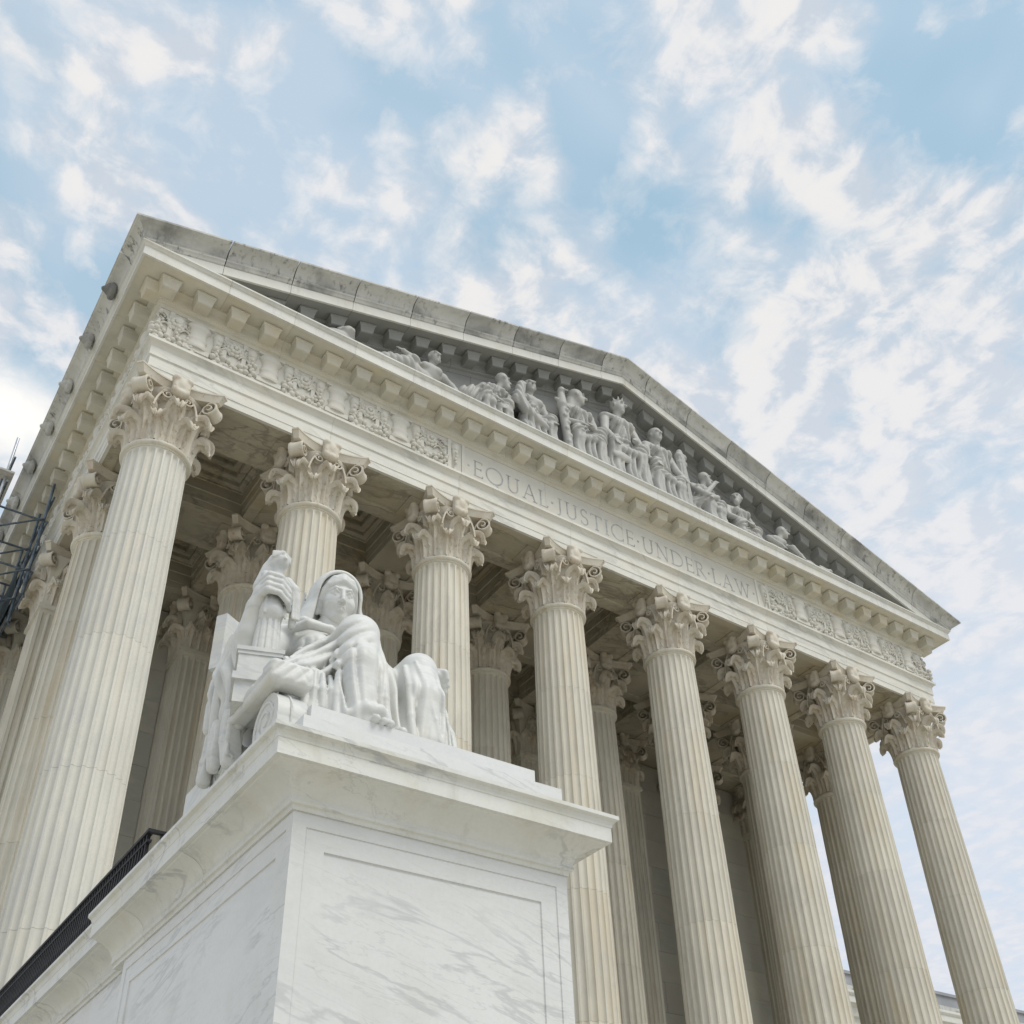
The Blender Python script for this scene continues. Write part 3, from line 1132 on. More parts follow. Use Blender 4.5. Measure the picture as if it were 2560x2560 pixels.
side_cuts = [0, 4.148, 8.28, 12.42, 16.56, 20.7, 24.8, 29, 33]
run('architrave_block', arch, M['entab'], [0] + XS[1:7] + [XR], side_cuts)
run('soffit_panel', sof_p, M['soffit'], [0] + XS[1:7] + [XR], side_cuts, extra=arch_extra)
fr_p = [(0.907, 1.161), (0.907, 2.495), (-0.7, 2.495), (-0.7, 1.161)]
run('frieze_block', fr_p, M['frieze'], [0, 2.24, 4.31, 6.38, 8.55, 11.74, 14.92, 18.1, 21.3, 23.46, 25.53, 27.6, XR], side_cuts)
bed = [(0.3, 2.497), (0.925, 2.497), (0.935, 2.54), (0.965, 2.585), (1.01, 2.605), (1.03, 2.62), (1.03, 2.69), (1.05, 2.70), (1.05, 2.95),
       (1.065, 2.98), (1.11, 3.01), (1.17, 3.025), (1.19, 3.04), (1.19, 3.118), (0.3, 3.118)]
MODX = [-0.92 + 0.95985 * k for k in range(34)]
c_cuts = [0] + [MODX[k] + 0.48 for k in range(1, 32, 2)] + [XR]
MODY = [-0.92 + 0.95985 * k for k in range(34)]
s_c = [0] + [MODY[k] + 0.48 for k in range(1, 33, 2)]
run('bed_moulding', bed, M['cornice'], [0] + [MODX[k] + 0.48 for k in range(3, 30, 4)] + [XR], [0] + [MODY[k] + 0.48 for k in range(3, 33, 4)])
cor_so = [(0.4, 3.119), (1.775, 3.119), (1.775, 3.16), (0.4, 3.16)]
run('cornice_soffit', cor_so, M['cornice'], c_cuts, s_c)
cor = [(0.5, 3.162), (1.776, 3.162), (1.776, 3.105), (1.84, 3.105), (1.84, 3.41), (1.852, 3.425), (1.875, 3.44), (1.895, 3.48), (1.92, 3.51), (1.935, 3.515), (1.935, 3.57), (0.9, 3.60), (0.5, 3.60)]
run('corona_block', cor, M['corona'], c_cuts, s_c)
sima = [(1.5, 3.60), (1.90, 3.572), (1.935, 3.572), (1.965, 3.60), (1.985, 3.66), (2.02, 3.72), (2.09, 3.78), (2.18, 3.82), (2.24, 3.835), (2.265, 3.86), (2.29, 3.865), (2.29, 3.93), (1.5, 3.93)]
for fr, ss in ((LF, 1), (RT, -1)):
    cu = [0, -0.93] + s_c[2:]
    for i in range(len(cu) - 1):
        me = piece(sima, fr, mS if i == 0 else cu[i], cu[i + 1], 0.024 if i < 2 else 0.007).mesh('gutter_block', M['sima'], 25)
        fix_normals(me)
        obj('gutter_block', me, court)


def mod_mb(shear=0.0):
    """bracket: local x across, y = distance out, z = 0 at the soffit"""
    mb = MB()

    def lp(z, w, y1, y0=0.99):
        return [(-w, -y0, z), (w, -y0, z), (w, -y1, z), (-w, -y1, z)]
    secs = [(0.0, 0.23, 1.46), (-0.028, 0.23, 1.46), (-0.028, 0.275, 1.52), (-0.085, 0.275, 1.52), (-0.095, 0.255, 1.50), (-0.11, 0.25, 1.49), (-0.22, 0.225, 1.475), (-0.375, 0.205, 1.46), (-0.395, 0.20, 1.43)]
    loops = [lp(*s) for s in secs]
    vs = [(x, y, z + shear * x) for l in loops for (x, y, z) in l]
    fs = [(0, 1, 2, 3)]
    for j in range(len(loops) - 1):
        for i in range(4):
            k = (i + 1) % 4
            fs.append((j * 4 + k, j * 4 + i, (j + 1) * 4 + i, (j + 1) * 4 + k))
    m = (len(loops) - 1) * 4
    fs.append((m + 3, m + 2, m + 1, m))
    mb.add(vs, fs)
    return mb


mod_me = mod_mb().mesh('modillion', M['cornice'])
fix_normals(mod_me)
for x in MODX:
    obj('modillion', mod_me, court, (x, 0, ABZ + 3.118))
for y in MODY[:26]:
    obj('modillion', mod_me, court, (0, y, ABZ + 3.118), rotz=-math.pi / 2)
for y in MODY[:6]:
    obj('modillion', mod_me, court, (XR, y, ABZ + 3.118), rotz=math.pi / 2)

# ---------------------------------------------------------------- pediment
SL = 0.3132
T0 = -2.29


def rakeL(t, p, z):
    return (t, -p, ABZ + 3.93 + z + SL * (t - T0))


def rakeR(t, p, z):
    return (2 * XC - t, -p, ABZ + 3.93 + z + SL * (t - T0))


def rstart(p, z):
    return max(-p, (3.578 - 3.93 - z) / SL + T0)


r_sima = [(1.2, 0.0), (2.29, 0.0), (2.29, -0.065), (2.265, -0.075), (2.235, -0.10), (2.17, -0.12), (2.09, -0.165), (2.02, -0.235), (1.985, -0.31), (1.965, -0.38), (1.935, -0.415), (1.935, -0.44), (1.2, -0.44)]
r_mould = [(1.2, -0.442), (1.935, -0.442), (1.935, -0.50), (1.92, -0.51), (1.895, -0.54), (1.875, -0.60), (1.855, -0.62), (1.2, -0.62)]
r_cor = [(0.5, -0.622), (1.84, -0.622), (1.84, -0.975), (1.776, -0.975), (1.776, -0.93), (0.5, -0.93)]
r_sof = [(0.5, -0.932), (1.774, -0.932), (1.774, -0.97), (0.5, -0.97)]
r_bed = [(0.5, -0.972), (1.19, -0.972), (1.19, -1.05), (1.17, -1.065), (1.11, -1.08), (1.065, -1.11), (1.05, -1.14), (1.05, -1.36), (1.03, -1.37), (1.03, -1.44), (1.01, -1.455), (0.965, -1.475), (0.94, -1.52), (0.94, -1.62), (0.5, -1.62)]
apex = lambda p, z: XC
jc = [T0] + [0.25 + 1.95 * k for k in range(8)]
for fr in (rakeL, rakeR):
    for name, pf, mat, gp in (('raking_gutter_block', r_sima, M['sima'], 0.016), ('raking_moulding_block', r_mould, M['sima'], 0.013),
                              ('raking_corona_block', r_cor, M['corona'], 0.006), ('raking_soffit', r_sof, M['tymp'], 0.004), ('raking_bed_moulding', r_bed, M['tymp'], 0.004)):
        st0 = max(rstart(p, z) for (p, z) in pf)
        cu = [c for c in jc if c > st0 + 0.4]
        bounds = [rstart] + cu + [apex]
        for i in range(len(bounds) - 1):
            me = piece(pf, fr, bounds[i], bounds[i + 1], gp).mesh(name, mat, 25)
            fix_normals(me)
            obj(name, me, court)
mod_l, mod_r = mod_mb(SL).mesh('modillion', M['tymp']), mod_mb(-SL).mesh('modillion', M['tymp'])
fix_normals(mod_l)
fix_normals(mod_r)
for x in MODX:
    t = x if x < XC else 2 * XC - x
    z = 3.93 - 0.97 + SL * (t - T0)
    if z - 0.30 > 3.60:
        obj('modillion', mod_l if x < XC else mod_r, court, (x, 0, ABZ + z))
# tympanum, in courses
ty = MB()
zz = lambda x: 3.93 - 1.1 + SL * ((x if x < XC else 2 * XC - x) - T0)
z0, hcur = 3.58, 1.25
while z0 < 8.6:
    z1 = min(z0 + hcur, 8.6)
    xa = (z0 - 3.93 + 1.1) / SL + T0
    xb = (z1 - 3.93 + 1.1) / SL + T0
    n = max(2, int((2 * (XC - xa)) / 2.4))
    xs = np.linspace(xa, 2 * XC - xa, n + 1)
    for i in range(n):
        a, b = xs[i] + 0.004, xs[i + 1] - 0.004
        ta, tb = min(z1, max(z0 + 0.02, zz(a))), min(z1, max(z0 + 0.02, zz(b)))
        pl = [(a, z0 + 0.004), (b, z0 + 0.004), (b, tb - 0.004), (a, ta - 0.004)]
        if a < XC < b and z1 >= 8.5:
            pl = [(a, z0 + 0.004), (b, z0 + 0.004), (b, tb), (XC, z1), (a, ta)]
        d_ = random.uniform(-0.004, 0.004)
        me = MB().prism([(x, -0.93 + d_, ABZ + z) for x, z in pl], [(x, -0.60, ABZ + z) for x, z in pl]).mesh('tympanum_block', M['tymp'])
        fix_normals(me)
        obj('tympanum_block', me, court)
    z0 = z1
tri = [(T0 + 2, -0.66, ABZ + 3.58), (2 * XC - T0 - 2, -0.66, ABZ + 3.58), (XC, -0.66, ABZ + 8.9)]
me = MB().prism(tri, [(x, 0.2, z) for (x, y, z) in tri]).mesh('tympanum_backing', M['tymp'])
fix_normals(me)
obj('tympanum_backing', me, court)
# roof
rf = MB()
for s in (0, 1):
    xa = T0 + 0.25 if s == 0 else 2 * XC - T0 - 0.25
    za, zb = ABZ + 3.90, ABZ + 3.90 + SL * (XC - T0 - 0.25)
    q = [(xa, -1.6, za), (XC, -1.6, zb), (XC, -1.6, zb - 0.15), (xa, -1.6, za - 0.15)]
    rf.prism(q, [(x, 40, z) for (x, y, z) in q])
me = rf.mesh('roof', M['roof'])
fix_normals(me)
obj('roof', me, court)

# ---------------------------------------------------------------- portico ceiling
beam = [(0.89, 0.0), (0.89, 0.235), (0.905, 0.245), (0.905, 0.60), (0.94, 0.62), (0.94, 1.0), (1.0, 1.05), (1.03, 1.16),
        (-1.03, 1.16), (-1.0, 1.05), (-0.94, 1.0), (-0.94, 0.62), (-0.905, 0.60), (-0.905, 0.245), (-0.89, 0.235), (-0.89, 0.0), (-0.56, 0.0), (-0.54, 0.045), (0.54, 0.045), (0.56, 0.0)]
for yy in (Y1, Y2):
    for i in range(7):
        fr = lambda t, p, z: (t, yy - p, ABZ + z)
        mb = piece(beam, fr, XS[i], XS[i + 1])
        for xx in (XS[i], XS[i + 1]):
            a, b = max(XS[i], xx - 1.3), min(XS[i + 1], xx + 1.3)
            mb.box(a + 0.004, b - 0.004, yy - 0.539, yy + 0.539, ABZ + 0.003, ABZ + 0.06)
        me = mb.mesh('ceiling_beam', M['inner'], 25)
        fix_normals(me)
        obj('ceiling_beam', me, court)
for i in range(1, 7):
    for (ya, yb) in ((0.935, Y1 - 0.945), (Y1 + 0.945, Y2 - 0.945)):
        fr = lambda t, p, z: (XS[i] + p, t, ABZ + z)
        mb = piece([(p * 0.999, z + 0.002) for p, z in beam], fr, ya, yb)
        me = mb.mesh('ceiling_beam', M['inner'], 25)
        fix_normals(me)
        obj('ceiling_beam', me, court)


def coffer(w, d):
    mb = MB()
    rings = [(0.0, 0.97), (0.06, 0.97), (0.06, 1.03), (0.20, 1.06), (0.20, 1.20), (0.38, 1.20), (0.40, 1.24), (0.40, 1.40), (0.56, 1.40), (0.58, 1.44),
             (0.58, 1.58), (0.72, 1.58), (0.74, 1.62), (0.74, 1.74)]
    vs, fs = [], []
    for (q, z) in rings:
        vs += [(q, q, z), (w - q, q, z), (w - q, d - q, z), (q, d - q, z)]
    for j in range(len(rings) - 1):
        for k in range(4):
            l = (k + 1) % 4
            fs.append((j * 4 + k, j * 4 + l, j * 4 + 4 + l, j * 4 + 4 + k))
    m = (len(rings) - 1) * 4
    fs.append((m, m + 1, m + 2, m + 3))
    vs += [(0, 0, 2.2), (w, 0, 2.2), (w, d, 2.2), (0, d, 2.2)]
    m += 4
    fs += [(m + 3, m + 2, m + 1, m), (0, 3, m + 3, m), (1, 0, m, m + 1), (2, 1, m + 1, m + 2), (3, 2, m + 2, m + 3)]
    mb.add(vs, fs)
    return mb


ros = MB()
for k in range(8):
    a = 2 * math.pi * k / 8
    ros.sphere((0.20 * math.cos(a), 0.20 * math.sin(a), -0.03), (0.11, 0.11, 0.05), 8, 5)
ros.sphere((0, 0, -0.06), (0.12, 0.12, 0.09), 10, 6)
ros_me = ros.mesh('coffer_rosette', M['inner'], 60)
cof = {}
for i in range(7):
    for (ya, yb) in ((0.93, Y1 - 0.94), (Y1 + 0.94, Y2 - 0.94)):
        w, d = XS[i + 1] - XS[i] - 1.87, yb - ya
        key = (round(w, 2), round(d, 2))
        if key not in cof:
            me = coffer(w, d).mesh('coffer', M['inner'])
            fix_normals(me)
            cof[key] = me
        c = obj('coffer', cof[key], court, (XS[i] + 0.935, ya, ABZ + 0.002))
        obj('coffer_rosette', ros_me, c, (w / 2, d / 2, 1.735))
MB().box(0.2, XR - 0.2, 0.2, 9.3, ABZ + 2.25, ABZ + 2.35).build('ceiling_slab', M['inner'], court)

# ---------------------------------------------------------------- carved frieze
alt = MB()
alt.box(-0.44, 0.44, -0.05, 0.02, 0.0, 0.14)
alt.box(-0.36, 0.36, -0.09, 0.02, 0.14, 0.30)


def halfcyl(mb, prof, sx=1.0, n=14, depth=0.5):
    vs, fs = [], []
    for (r_, z) in prof:
        for i in range(n + 1):
            a = math.pi + math.pi * i / n
            vs.append((sx * r_ * math.cos(a), depth * r_ * math.sin(a), z))
    for j in range(len(prof) - 1):
        for i in range(n):
            p = j * (n + 1) + i
            fs.append((p, p + 1, p + n + 2, p + n + 1))
    mb.add(vs, fs)


halfcyl(alt, [(0.0, 0.28), (0.30, 0.28), (0.33, 0.32), (0.33, 0.40), (0.27, 0.44), (0.25, 0.58), (0.28, 0.62), (0.28, 0.68), (0.24, 0.72), (0.24, 0.95), (0.28, 1.0), (0.34, 1.06), (0.34, 1.12), (0.30, 1.15), (0.30, 1.20), (0.0, 1.20)])
alt.box(-0.38, 0.38, -0.10, 0.02, 1.20, 1.28)
me_alt = alt.mesh('carved_altar', M['frieze'], 40)
fix_normals(me_alt)
tor = MB()
halfcyl(tor, [(0.0, 0.02), (0.05, 0.05), (0.06, 0.4), (0.10, 0.75), (0.13, 0.85), (0.11, 0.90), (0.15, 0.98), (0.15, 1.08), (0.11, 1.16), (0.0, 1.2)], 1, 10, 0.95)
for i in range(5):
    tor.sphere((0.02 * math.sin(i * 2), -0.10, 0.35 + 0.14 * i), (0.05, 0.05, 0.06), 7, 5)
tor.box(0.15, 0.27, -0.055, 0.02, 0.0, 1.27)
me_tor = tor.mesh('carved_torch', M['frieze'], 50)
fix_normals(me_tor)
tor2 = MB()
tor2.add([(-x, y, z) for (x, y, z) in tor.v], [tuple(reversed(f)) for f in tor.f])
me_tor2 = tor2.mesh('carved_torch', M['frieze'], 50)
fix_normals(me_tor2)
swag = []
for vnt in range(2):
    g = MB()
    rr = random.Random(5 + vnt)
    spots = []
    for _ in range(900):
        x, z = rr.uniform(-0.60, 0.60), rr.uniform(0.05, 0.72)
        if z > 0.20 + 0.62 * abs(x) ** 1.1 + 0.10 or (abs(x) < 0.12 and z > 0.25):
            continue
        r_ = rr.uniform(0.062, 0.105)
        if all((x - a) ** 2 + (z - b) ** 2 > (0.80 * (r_ + c)) ** 2 for a, b, c in spots):
            spots.append((x, z, r_))
    for x, z, r_ in spots:
        g.sphere((x, -0.04, z), (r_, r_ * 1.15, r_ * rr.uniform(0.85, 1.1)), 9, 6)
    # leaves
    for _ in range(12):
        x, z = rr.uniform(-0.58, 0.58), rr.uniform(0.62, 1.15)
        if math.hypot(x, z - 0.92) < 0.30:
            continue
        g.sphere((x, -0.015, z), (rr.uniform(0.05, 0.10), 0.055, rr.uniform(0.04, 0.08)), 8, 5)
    # curls
    for s in (-1, 1):
        pts = []
        for i in range(18):
            t = i / 17
            a = math.pi * 0.5 + s * 0 + t * 3.6 * math.pi
            rad = 0.17 * (1 - 0.8 * t)
            pts.append((s * (0.40 + rad * math.cos(a)), -0.05, 0.95 + rad * math.sin(a)))
        g.tube(pts, [0.034 - 0.018 * i / 17 for i in range(18)], 6)
        pts = [(s * (0.12 + 0.5 * t), -0.05, 0.62 + 0.16 * math.sin(t * 5)) for t in np.linspace(0, 1, 8)]
        g.tube(pts, 0.03, 6)
    me = g.mesh('carved_fruit', M['frieze'], 60)
    swag.append(me)
rz_ = MB()
for ring, (n, r1, rr_, yy) in enumerate(((10, 0.20, 0.085, -0.03), (8, 0.12, 0.07, -0.075))):
    for k in range(n):
        a = 2 * math.pi * k / n + ring * 0.3
        rz_.sphere((r1 * math.cos(a), yy, r1 * math.sin(a)), (rr_, 0.05, rr_), 8, 5)
rz_.sphere((0, -0.11, 0), (0.06, 0.05, 0.06), 8, 6)
me_roz = rz_.mesh('carved_rosette', M['frieze'], 60)
FZ = ABZ + 1.185


def frieze_piece(me, t, side, z=0.0):
    if side == 'F':
        obj(me.name.split('.')[0], me, court, (t, -0.905, FZ + z))
    elif side == 'L':
        obj(me.name.split('.')[0], me, court, (-0.905, t, FZ + z), rotz=-math.pi / 2)
    else:
        obj(me.name.split('.')[0], me, court, (XR + 0.905, t, FZ + z), rotz=math.pi / 2)


def frieze_run(ts_alt, side):
    for i, t in enumerate(ts_alt):
        frieze_piece(me_alt, t, side)
        frieze_piece(me_tor2, t - 0.55, side)
        frieze_piece(me_tor, t + 0.55, side)


alts = [6.38 - 2.075 * k for k in range(4)]
gar = [7.42 - 2.075 * k for k in range(4)] + [-0.46]
for tt in (alts, [2 * XC - a for a in alts]):
    frieze_run(tt, 'F')
for i, t in enumerate(gar + [2 * XC - a for a in gar]):
    frieze_piece(swag[i % 2], t, 'F')
    frieze_piece(me_roz, t, 'F', 0.93)
frieze_piece(me_tor2, 8.30, 'F')
frieze_piece(me_tor, 2 * XC - 8.30, 'F')
for k in range(6):
    frieze_run([0.16 + 2.075 * k], 'L')
    frieze_piece(swag[k % 2], 1.20 + 2.075 * k, 'L')
    frieze_piece(me_roz, 1.20 + 2.075 * k, 'L', 0.93)
frieze_piece(swag[0], -0.46, 'L')
for k in range(2):
    frieze_run([0.16 + 2.075 * k], 'R')
    frieze_piece(swag[k % 2], 1.20 + 2.075 * k, 'R')
frieze_piece(swag[0], -0.46, 'R')

# ---------------------------------------------------------------- inscription (strokes of a roman capital alphabet)
TK, TN = 0.078, 0.042


def arc(cx_, cy_, rx, ry, a0, a1, n=14):
    return [(cx_ + rx * math.cos(R(a0 + (a1 - a0) * i / n)), cy_ + ry * math.sin(R(a0 + (a1 - a0) * i / n))) for i in range(n + 1)]


GL = {
    'E': (0.52, [([(0.10, 0), (0.10, 1)], TK), ([(0.02, 0.97), (0.48, 0.97)], TN), ([(0.10, 0.52), (0.42, 0.52)], TN), ([(0.02, 0.03), (0.50, 0.03)], TN), ([(0.475, 0.97), (0.475, 0.86)], TN), ([(0.495, 0.03), (0.50, 0.15)], TN), ([(0.415, 0.46), (0.415, 0.58)], 0.04)]),
    'Q': (0.98, [(arc(0.48, 0.5, 0.45, 0.5, 60, 240), TK), (arc(0.48, 0.5, 0.45, 0.5, 240, 420), TK), ([(0.50, 0.03), (0.72, -0.17), (1.02, -0.24)], TK * 0.9)]),
    'U': (0.76, [([(0.13, 1), (0.13, 0.34)] + arc(0.385, 0.32, 0.255, 0.30, 180, 360)[1:] + [(0.64, 1)], TK), ([(0.0, 0.98), (0.26, 0.98)], 0.045), ([(0.52, 0.98), (0.76, 0.98)], 0.045)]),
    'A': (0.80, [([(0.08, 0), (0.39, 1)], TN), ([(0.39, 1.02), (0.72, 0)], TK), ([(0.20, 0.36), (0.60, 0.36)], TN), ([(0.0, 0.02), (0.2, 0.02)], 0.045), ([(0.60, 0.02), (0.84, 0.02)], 0.045)]),
    'L': (0.52, [([(0.10, 0), (0.10, 1)], TK), ([(0.02, 0.03), (0.50, 0.03)], TN), ([(0.49, 0.03), (0.51, 0.17)], TN), ([(0.0, 0.98), (0.22, 0.98)], 0.045)]),
    'J': (0.34, [([(0.20, 1), (0.20, 0.15)] + arc(0.0, 0.12, 0.20, 0.27, 0, -95, 8)[1:], TK), ([(0.09, 0.98), (0.33, 0.98)], 0.045)]),
    'S': (0.50, [(arc(0.25, 0.75, 0.18, 0.24, 30, 255, 12) + arc(0.25, 0.26, 0.20, 0.255, 78, -150, 12), TK * 0.95), ([(0.42, 0.99), (0.42, 0.80)], 0.04), ([(0.05, 0.02), (0.05, 0.22)], 0.04)]),
    'T': (0.70, [([(0.35, 0), (0.35, 1)], TK), ([(0.02, 0.97), (0.68, 0.97)], TN), ([(0.02, 0.97), (0.02, 0.83)], TN), ([(0.68, 0.97), (0.68, 0.83)], TN), ([(0.24, 0.02), (0.46, 0.02)], 0.045)]),
    'I': (0.24, [([(0.12, 0), (0.12, 1)], TK), ([(0.01, 0.98), (0.23, 0.98)], 0.045), ([(0.01, 0.02), (0.23, 0.02)], 0.045)]),
    'C': (0.80, [(arc(0.48, 0.5, 0.44, 0.5, 52, 308, 22), TK), ([(0.75, 0.80), (0.75, 0.96)], 0.04), ([(0.75, 0.20), (0.75, 0.04)], 0.04)]),
    'N': (0.84, [([(0.12, 0), (0.12, 1)], TN), ([(0.10, 1.0), (0.72, 0.0)], TK), ([(0.72, -0.02), (0.72, 1)], TN), ([(0.0, 0.98), (0.2, 0.98)], 0.045), ([(0.0, 0.02), (0.24, 0.02)], 0.045), ([(0.60, 0.98), (0.84, 0.98)], 0.045)]),
    'D': (0.86, [([(0.12, 0), (0.12, 1)], TK), ([(0.0, 0.97), (0.34, 0.97)] + arc(0.34, 0.5, 0.46, 0.47, 90, -90)[1:] + [(0.0, 0.03)], TK * 0.85)]),
    'R': (0.68, [([(0.12, 0), (0.12, 1)], TK), ([(0.0, 0.97), (0.28, 0.97)] + arc(0.28, 0.745, 0.22, 0.225, 90, -90, 10)[1:] + [(0.12, 0.52)], TK * 0.8), ([(0.30, 0.52), (0.70, 0.0)], TK), ([(0.01, 0.02), (0.24, 0.02)], 0.045)]),
    'W': (1.12, [([(0.10, 1), (0.36, 0)], TK), ([(0.36, -0.02), (0.56, 0.98)], TN), ([(0.54, 1.0), (0.80, 0)], TK), ([(0.80, -0.02), (1.04, 1)], TN), ([(0.0, 0.98), (0.22, 0.98)], 0.045), ([(0.92, 0.98), (1.14, 0.98)], 0.045)]),
    '.': (0.20, [([(0.04, 0.5), (0.16, 0.5)], 0.12)]),
}


def glyph_mb(ch, h):
    mb = MB()
    for si, (pts, w) in enumerate(GL[ch][1]):
        n = len(pts)
        L, Rr = [], []
        for i in range(n):
            a, b = Vector(pts[max(0, i - 1)]), Vector(pts[min(n - 1, i + 1)])
            d = (b - a).normalized()
            nn = Vector((-d.y, d.x)) * (w / 2)
            p = Vector(pts[i])
            L.append(p + nn)
            Rr.append(p - nn)
        lp = L + Rr[::-1]
        y = -0.004 - 0.0012 * si
        # strip quads with an edge down to the wall
        vs = [(p.x * h, y, p.y * h) for p in lp] + [(p.x * h, 0.004, p.y * h) for p in lp]
        m = len(lp)
        fs = [(i, 2 * n - 1 - i, 2 * n - 2 - i, i + 1) for i in range(n - 1)]
        fs += [(i, (i + 1) % m, m + (i + 1) % m, m + i) for i in range(m)]
        mb.add(vs, fs)
    return mb


TXT = '.EQUAL.JUSTICE.UNDER.LAW.'
LH = 0.66
sp = 0.085
tot = sum(GL[c][0] for c in TXT) + sp * 1.9 * (len(TXT) - 1)
x0, x1 = 8.74, 21.10
hs = (x1 - x0) / tot
gl_me = {}
x = x0
for c in TXT:
    if c not in gl_me:
        mb = glyph_mb(c, 1.0)
        mb.v = [(p[0] * hs, p[1], p[2] * LH) for p in mb.v]
        gl_me[c] = mb.mesh('letter' if c != '.' else 'letter_dot', M['letter'])
        fix_normals(gl_me[c])
    obj('letter' if c != '.' else 'letter_dot', gl_me[c], court, (x, -0.9075, ABZ + 1.45))
    x += (GL[c][0] + sp * 1.9) * hs
# thin frame strips at both ends of the inscription
for xx in (8.60, 2 * XC - 8.60):
    MB().box(xx - 0.05, xx + 0.05, -0.94, -0.90, ABZ + 1.165, ABZ + 2.49).build('panel_strip', M['frieze'], court)
# lion heads on the side gutters
lv = Vol((-0.30, -0.45, -0.32), (0.30, 0.1, 0.32), 0.028)
lv.ell((0, -0.10, 0), (0.17, 0.17, 0.19), 0.03).ell((0, -0.24, -0.05), (0.09, 0.10, 0.08), 0.03)
for k in range(13):
    a = 2 * math.pi * k / 13
    lv.ell((0.19 * math.cos(a), -0.04, 0.20 * math.sin(a)), (0.075, 0.09, 0.075), 0.02)
lv.ell((0.07, -0.22, 0.045), (0.03, 0.03, 0.02), 0.01, cut=True).ell((-0.07, -0.22, 0.045), (0.03, 0.03, 0.02), 0.01, cut=True)
lv.rc((-0.05, -0.35, -0.10), (0.05, -0.35, -0.10), 0.025, None, 0.01, True)
lion_me = lv.mesh('lion_head', M['sima'], 1)
for k in range(9):
    obj('lion_head', lion_me, court, (-2.03, 0.30 + 2.05 * k, ABZ + 3.70), rotz=-math.pi / 2)

# ================================================================ PEDESTAL BY THE STAIRS
PT = 5.68
ped = thing('stair_pedestal', (-0.05, -12.35, 0), 'big white veined marble pedestal with moulded cap and panelled sides below the seated statue', 'pedestal')
DX0, DX1, DY0, DY1 = -1.305, 1.20, -14.24, -10.42


def panel_face(mb, u0, u1, z0, z1, ins_o, ins_i, fn, top_extra=0.0):
    """border, sloping band and sunk panel on a face; fn(u, z, depth) -> point"""
    def rect(i, d):
        return [fn(u0 + i, z0 + i, d), fn(u1 - i, z0 + i, d), fn(u1 - i, z1 - i + top_extra, d), fn(u0 + i, z1 - i + top_extra, d)]
    rings = [rect(0, 0.0), rect(ins_o, 0.0), rect(ins_o + 0.004, 0.011), rect(ins_o + 0.012, 0.008), rect(ins_i, 0.006), rect(ins_i + 0.004, 0.020)]
    vs = [p for r_ in rings for p in r_]
    fs = []
    for j in range(len(rings) - 1):
        for k in range(4):
            l = (k + 1) % 4
            fs.append((j * 4 + k, j * 4 + l, j * 4 + 4 + l, j * 4 + 4 + k))
    m = (len(rings) - 1) * 4
    fs.append((m, m + 1, m + 2, m + 3))
    mb.add(vs, fs)


die = MB()
panel_face(die, DX0, DX1, 1.2, 5.18, 0.11, 0.27, lambda u, z, d: (u, DY0 + d, z))
dside = MB()
panel_face(dside, -DY1, -DY0, 1.2, 5.18, 0.11, 0.27, lambda u, z, d: (DX0 + d, -u, z))
dr = MB()
panel_face(dr, DY0, DY1, 1.2, 5.18, 0.11, 0.27, lambda u, z, d: (DX1 - d, u, z))
for nm, mb_ in (('front_panel', die), ('side_panel', dside), ('side_panel', dr)):
    mb_.build(nm, M['pedestal'], ped)
MB().box(DX0 + 0.05, DX1 - 0.05, DY0 + 0.05, DY1, 0.02, 5.18).build('core', M['pedestal'], ped)
pl = MB()
pl.box(DX0 - 0.14, DX1 + 0.14, DY0 - 0.14, DY1 + 0.02, 0.002, 1.0)
pl.box(DX0 - 0.07, DX1 + 0.07, DY0 - 0.07, DY1 + 0.01, 1.0, 1.2)
pl.build('plinth', M['pedestal'], ped)
cap_p = [(-0.6, 5.181), (0.018, 5.181), (0.020, 5.205), (0.026, 5.215), (0.045, 5.222), (0.052, 5.245), (0.045, 5.268), (0.045, 5.285)]
for i in range(9):
    a = i / 8 * math.pi / 2
    cap_p.append((0.05 + 0.195 * (1 - math.cos(a)) * 0.75 + 0.195 * 0.25 * i / 8, 5.29 + 0.145 * math.sin(a) * 0.6 + 0.145 * 0.4 * i / 8))
cap_p += [(0.255, 5.445), (0.295, 5.445), (0.295, 5.572), (0.302, 5.58), (0.305, 5.60), (0.318, 5.625), (0.340, 5.638), (0.350, 5.645), (0.350, 5.68), (-0.6, 5.68)]


def cap_run(dx0, dx1, dy0, dy1, ycuts, parent, front=True, dz=0.0):
    if front:
        fr = lambda t, p, z: (t, dy0 - p, z + dz)
        mb = MB().prism([fr(dx0 - p, p, z) for p, z in cap_p], [fr(dx1 + p, p, z) for p, z in cap_p])
        me = mb.mesh('cap_block', M['cap'], 25)
        fix_normals(me)
        obj('cap_block', me, parent)
    for sgn, xx in ((-1, dx0), (1, dx1)):
        for i in range(len(ycuts) - 1):
            a = [(xx + sgn * p, (dy0 - p if (i == 0 and front) else ycuts[i] + 0.0035), z + dz) for p, z in cap_p]
            b = [(xx + sgn * p, ycuts[i + 1] - 0.0035, z + dz) for p, z in cap_p]
            me = MB().prism(a, b).mesh('cap_block', M['cap'], 25)
            fix_normals(me)
            obj('cap_block', me, parent)


cap_run(DX0, DX1, DY0, DY1, [0, -12.55, -11.05, -10.12], ped)
MB().box(DX0 + 0.5, DX1 - 0.5, DY0 + 0.5, DY1 + 0.2, 5.18, 5.679).build('cap_core', M['cap'], ped)

